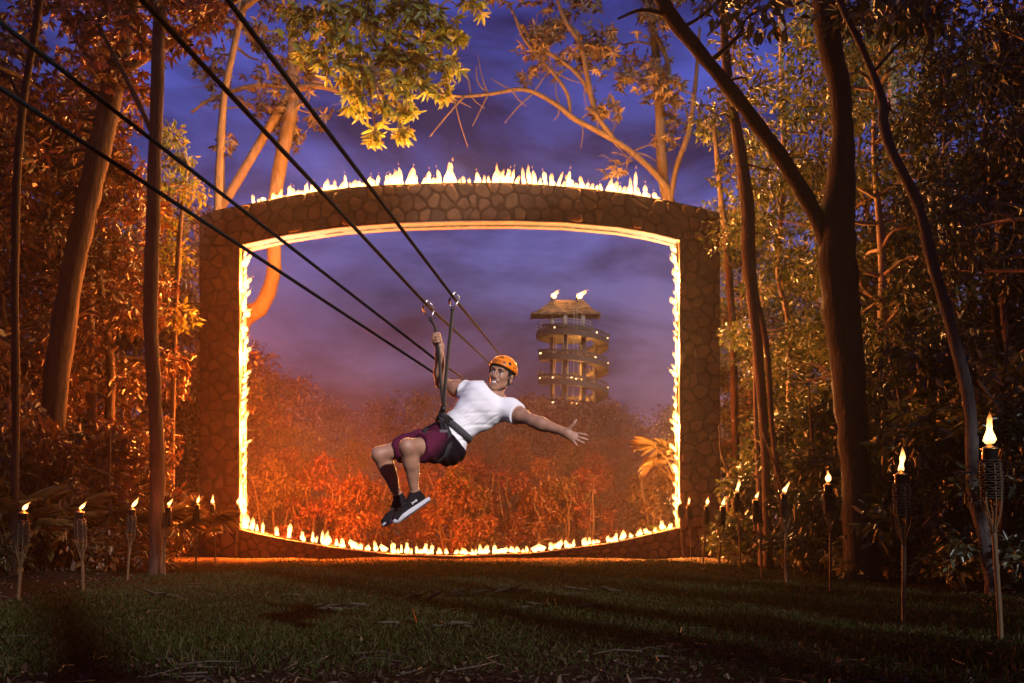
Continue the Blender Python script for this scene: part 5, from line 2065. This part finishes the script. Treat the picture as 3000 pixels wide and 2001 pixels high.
def stroke(pts, w):
    """A thick line in (theta, phi)."""
    out = []
    for a, b in zip(pts[:-1], pts[1:]):
        a, b = np.array(a), np.array(b)
        d = nz(b - a)
        n_ = np.array([-d[1], d[0]]) * w / 2
        out.append([a + n_, a - n_, b - n_, b + n_])
    return out


H_ = .25                                       # letter height in radians
LET = {'X': [([(0, 0), (.8, 1)], .13), ([(0, 1), (.8, 0)], .30), ([(-.1, 0), (.2, 0)], .1), ([(.6, 0), (.95, 0)], .1), ([(-.1, 1), (.3, 1)], .1), ([(.6, 1), (.9, 1)], .1)],
       'P': [([(.12, 0), (.12, 1)], .28), ([(-.05, 0), (.35, 0)], .1), ([(.12, .97), (.5, .97), (.68, .85), (.68, .62), (.5, .5), (.12, .5)], .14)],
       'L': [([(.12, 0), (.12, 1)], .28), ([(-.05, 1), (.35, 1)], .1), ([(.0, .04), (.75, .04), (.75, .25)], .13)],
       'O': [([(.35 + .30 * math.cos(a), .62 + .32 * math.sin(a)) for a in np.linspace(0, 2 * math.pi, 13)], .15)],
       'R': [([(.12, 0), (.12, 1)], .28), ([(-.05, 0), (.35, 0)], .1), ([(.12, .97), (.5, .97), (.68, .85), (.68, .64), (.5, .53), (.12, .53)], .14), ([(.35, .5), (.82, 0)], .22)]}
shapes = []
for ch, x0 in zip('XPLOR', (-.43, -.175, .060, .225, .415)):
    for pts, w in LET[ch]:
        shapes += stroke([(x0 + q[0] * H_ * .92, .225 + q[1] * H_) for q in pts], w * H_)
print_on_helmet('lettering', shapes, M['ink'])
em = []
for pts, w in (([(-.16, .70), (.06, .95), (.30, .70)], .05), ([(-.16, .70), (.0, .70), (.06, .80)], .045), ([(.10, .68), (.16, .84)], .05), ([(.02, .86), (.10, .74), (.22, .72)], .035)):
    em += stroke(pts, w)
print_on_helmet('emblem', em, M['ink'])
vents = [[(.78, .52), (.90, .55), (1.02, .50), (1.0, .36), (.90, .25), (.80, .36)], [(-.72, .52), (-.84, .55), (-.96, .50), (-.94, .36), (-.84, .25), (-.74, .36)],
         [(1.22, .28), (1.28, .30), (1.30, .18), (1.24, .15)], [(1.40, .30), (1.46, .30), (1.46, .20), (1.41, .18)], [(1.75, .5), (1.95, .52), (1.95, .36), (1.78, .34)]]
for v_ in vents:
    print_on_helmet('vent', [v_], M['strap'])
cs_ = MB()
for s in (-1, 1):
    cs_.tube(spline([hel(s * 1.15, rim_phi(1.15), -.006), hp(s * .078, -.02, .012), hp(s * .064, -.075, .018), hp(s * .030, -.118, .045), hp(0, -.128, .052)], 4), .0055, 6, flat=.45)
    cs_.tube(spline([hel(s * 1.9, rim_phi(1.9), -.006), hp(s * .080, -.045, -.012), hp(s * .066, -.072, .016)], 4), .0045, 6, flat=.45)
cs_.tube(spline([hp(0, -.128, .052), hp(-.006, -.150, .050), hp(-.012, -.165, .052)], 3), .006, 6, flat=.6)
cs_.build('chin_strap', M['strap'], helmet, True)

# ---- harness
M['webbing'] = plain('grey_webbing', (.030, .031, .034), (.055, .056, .060), 80, .8, 0, .3, 200)
M['black_web'] = plain('black_web', (.010, .009, .010), (.020, .018, .02), 80, .85)


def around(c, axis, ref, ra, rb, n=40):
    axis = nz(axis)
    a = nz(ref - axis * (ref @ axis))
    b = np.cross(axis, a)
    return [c + a * (ra * math.cos(t)) + b * (rb * math.sin(t)) for t in np.linspace(0, 2 * math.pi, n + 1)]


def sit_on(prims, off, pts, c):
    """Push ring points in or out until they lie on the clothed body."""
    f = Field(np.min(pts, 0) - .12, np.max(pts, 0) + .12, .006)
    for p, k in prims:
        f.put(p, k + .02, off)
    out = []
    for p in pts:
        d = nz(p - c)
        t = .32
        while t > .02 and f.at(c + d * t) > .0:
            t -= .003
        out.append(c + d * t)
    return out


def strip(mb, pts, width, axis, thick=.004):
    """A flat band along pts, width measured along axis."""
    n = len(pts)
    vv, ff = [], []
    c = np.mean(pts, 0)
    for i, p in enumerate(pts):
        t = nz(np.asarray(pts[min(i + 1, n - 1)]) - np.asarray(pts[max(i - 1, 0)]))
        ax_ = nz(axis - t * (np.asarray(axis) @ t))
        o = np.cross(t, ax_)
        for a, b in ((-.5, -.5), (.5, -.5), (.5, .5), (-.5, .5)):
            vv.append(p + ax_ * width * a + o * thick * b * 2)
    for i in range(n - 1):
        for k in range(4):
            k2 = (k + 1) % 4
            ff.append((4 * i + k, 4 * i + k2, 4 * i + 4 + k2, 4 * i + 4 + k))
    ff += [(0, 1, 2, 3), (4 * n - 4, 4 * n - 3, 4 * n - 2, 4 * n - 1)]
    mb.add(vv, ff)


wb = nz(up_p * .75 + up_t * .55)
wc = Q(1340, 1258, .035)
ring = sit_on(TORSO, .020, around(wc, wb, fr_p, .2, .2), wc)
hb = MB()
strip(hb, ring, .046, wb)
harness = hb.build('harness', M['webbing'], man, True)
front = max(ring, key=lambda p: p @ fr_p)
JOIN = Q(1299, 1194, -.03)
bk = MB()
bp_ = [p for p in ring if p[1] < wc[1]]
bkp = min(bp_, key=lambda p: abs(p[0] - Q(1318, 1228)[0]) + abs(p[2] - Q(1318, 1228)[2]))
rot = Matrix(np.array([nz(np.cross(wb, [0, -1, 0])), wb, nz(np.cross(nz(np.cross(wb, [0, -1, 0])), wb))]).T.tolist())
bk.box(Vector(bkp) + Vector((0, -.006, 0)), (.050, .058, .016), rot)
bk.box(Vector(bkp) + Vector((0, -.014, 0)), (.030, .040, .010), rot)
bk.build('buckle', M['black_metal'], harness)
tie = MB()
strip(tie, spline([JOIN, Q(1295, 1212, -.035), Q(1310, 1225, -.05), bkp], 4), .040, nz([.4, 0, .9]), .006)
strip(tie, spline([JOIN, Q(1292, 1215, -.03), Q(1296, 1240, -.06), Q(1300, 1262, -.10)], 4), .036, nz([1, 0, .2]), .006)
strip(tie, spline([JOIN, Q(1288, 1212, .0), Q(1279, 1236, .02), Q(1273, 1252, .03)], 4), .022, nz([1, 0, .5]), .005)
tie.build('front_strap', M['black_web'], harness, True)
for h_, k_, t_ in (('hl', 'kl', .18), ('hr', 'kr', .22)):
    c = dl(h_, k_, t_)
    axd = J[k_] - J[h_]
    rg = sit_on(THIGH_L + THIGH_R + TORSO[6:9], .022, around(c, axd + np.array([0, 0, .12]), np.array([0, 0, 1.0]), .15, .15), c)
    lb = MB()
    strip(lb, rg, .04, nz(axd))
    lb.build('leg_loop', M['black_web'], harness, True)
mk = MB()
mk.box(Vector(Q(1300, 1263, -.135)), (.055, .012, .018))
mk.build('metal_clip', M['steel'], harness)

# ------------------------------------------------------------------ cables, carabiners, lanyards
M['cable'] = plain('dark_steel_cable', (.004, .007, .008), (.008, .013, .013), 30, .85, 0, .5, 90, spec=.08)


def cable(label, near, mid, far, r=.0108):
    P = [px(*near), px(*mid), px(*far)]
    ext = P[0] + (P[0] - P[1]) * .35
    a, b, c = P
    pts = [ext] + [a.lerp(b, t) for t in np.linspace(0, .98, 10)] + [b]
    L = (c - b).length
    for t in np.linspace(0.01, 1, 26):
        q = b.lerp(c, t)
        q.z -= 0.0
        pts.append(q)
    mb = MB()
    mb.tube(pts, r, 10)
    o = mb.build('zip_line_cable', M['cable'], None, True)
    return tag(o, label, 'cable', 'zip-line cables')


cable('dark cable that carries the left carabiner, running from the top left to the tower', (430, 15, 3.0), (1250, 893, 6.55), (1552, 1172, 95))
cable('uppermost dark cable, carrying the right carabiner down past the helmet', (690, 30, 3.2), (1330, 873, 6.55), (1575, 1176, 95))
cable('upper of the two lower cables that pass behind the raised arm', (0, 65, 3.6), (1280, 1056, 7.4), (1476, 1188, 95), .0102)
cable('lowest dark cable, entering at the left edge below the others', (0, 258, 3.6), (1265, 1088, 7.4), (1440, 1200, 95), .0102)
M['gate'] = plain('orange_gate', (.35, .10, .02), (.45, .14, .03), 20, .4, .3)
M['lanyard'] = plain('brown_webbing', (.060, .034, .018), (.11, .06, .028), 70, .8)
M['lan_dark'] = plain('dark_lanyard_core', (.012, .010, .009), (.025, .02, .016), 70, .85)


def carabiner(top, bot, left, right, d, label):
    T, Bm, Lf, Rt = (np.array(px(*q, d)) for q in (top, bot, left, right))
    tilt = np.array([0, .012, 0])
    P = spline([T, T * .5 + Rt * .5 + (Rt - Lf) * .12, Rt, Rt * .45 + Bm * .55 + (Rt - Lf) * .06, Bm, Lf * .45 + Bm * .55 - (Rt - Lf) * .06, Lf, T * .5 + Lf * .5 - (Rt - Lf) * .12, T], 5)
    P = [p + tilt * math.sin(i * .3) for i, p in enumerate(P)]
    mb = MB()
    mb.tube(P, .0055, 7, caps=False)
    o = mb.build('carabiner', M['steel'], None, True)
    tag(o, label, 'carabiner', 'carabiners on the cables')
    g = MB()
    k0 = int(len(P) * .66)
    g.tube(P[k0:k0 + 7], .0085, 7)
    gt = g.build('gate', M['gate'], o, True)
    sl = MB()
    sl.tube([P[6], P[8], P[10]], .0075, 7)
    sl.build('screw_sleeve', M['steel'], o, True)
    return Bm


b1 = carabiner((1253, 881), (1262, 937), (1240, 906), (1271, 905), 6.545, 'steel carabiner on the left cable above the gripping hand')
b2 = carabiner((1333, 857), (1326, 908), (1316, 883), (1345, 877), 6.545, 'steel carabiner on the right-hand cable above the long strap')


def lanyard(pts, w, label, axis):
    mb = MB()
    strip(mb, pts, w, axis, .0035)
    o = mb.build('lanyard', M['lanyard'], None, True)
    tag(o, label, 'strap', 'lanyards of the harness')
    c = MB()
    strip(c, [p + np.array([0, -.006, 0]) for p in pts], w * .5, axis, .002)
    c.build('dark_core', M['lan_dark'], o, True)
    rg_ = MB()
    rg_.tube(around(np.array(pts[0]), np.array([0, 1, 0]), np.array([1, 0, 0]), .011, .015, 16), .005, 6, caps=False)
    rg_.build('eye_loop', M['lan_dark'], o, True)
    return o


lanyard(spline([b1 + np.array([0, 0, .004]), G0 + np.array([-.002, 0, .03]), G0 * .5 + G1 * .5, G1 + np.array([.001, -.012, -.01]), Q(1290, 1100, .01), JOIN], 6), .022, 'brown strap gripped in the raised fist, hanging from the left carabiner', np.array([1.0, 0, .1]))
lanyard(spline([b2 + np.array([0, 0, .004]), Q(1319, 980, .02), Q(1307, 1100, 0), JOIN + np.array([.006, -.012, 0])], 8), .026, 'long brown strap from the right carabiner to the harness', np.array([1.0, 0, .1]))
mb = MB()
mb.tube([JOIN + np.array([0, 0, .02]), JOIN + np.array([0, 0, -.035])], [.017, .020], 10)
tag(mb.build('swivel', M['black_metal'], None, True), 'black swivel joining both straps to the harness', 'swivel')

# ------------------------------------------------------------------ smoke hanging in the evening air
hz_mb = MB()
hz_mb.box((0, 72, 19.0), (190, 184, 41.0))
hzo = hz_mb.build('haze', None)
m, nt, out = nodes('smoky_air')
pv = N(nt, 'VolumePrincipled', Density=.0003)
pv.inputs['Color'].default_value = (.80, .72, .72, 1)
pv.inputs['Anisotropy'].default_value = .72
nt.links.new(pv.outputs[0], out.inputs['Volume'])
hzo.data.materials.append(m)
tag(hzo, 'thin smoky evening air over the clearing and the forest', 'haze', kind='stuff')

# drifting smoke behind the arch, lit by its flames
sm = MB()
sm.box((0, 38.6, 4.6), (21, 20.4, 9.6))
smo = sm.build('smoke', None)
m, nt, out = nodes('fire_smoke')
pv = N(nt, 'VolumePrincipled')
pv.inputs['Color'].default_value = (.72, .62, .60, 1)
pv.inputs['Anisotropy'].default_value = .3
tc = N(nt, 'TexCoord')
ns = N(nt, 'TexNoise', Scale=.22, Detail=3, Roughness=.55)
nt.links.new(tc.outputs['Object'], ns.inputs['Vector'])
sp = N(nt, 'SeparateXYZ')
nt.links.new(tc.outputs['Generated'], sp.inputs[0])
fz = ramp(nt, sp.outputs['Z'], [(0, (1,) * 3), (.35, (.8,) * 3), (1, (0,) * 3)])
fy = ramp(nt, sp.outputs['Y'], [(0, (0,) * 3), (.2, (1,) * 3), (1, (.2,) * 3)])
dn = ramp(nt, ns.outputs[0], [(.36, (.004,) * 3), (.72, (.042,) * 3)])
q1 = N(nt, 'Math', operation='MULTIPLY')
q2 = N(nt, 'Math', operation='MULTIPLY')
nt.links.new(fz, q1.inputs[0])
nt.links.new(fy, q1.inputs[1])
nt.links.new(q1.outputs[0], q2.inputs[0])
nt.links.new(dn, q2.inputs[1])
nt.links.new(q2.outputs[0], pv.inputs['Density'])
nt.links.new(pv.outputs[0], out.inputs['Volume'])
smo.data.materials.append(m)
tag(smo, 'glowing red smoke drifting through the forest behind the arch', 'smoke', kind='stuff')
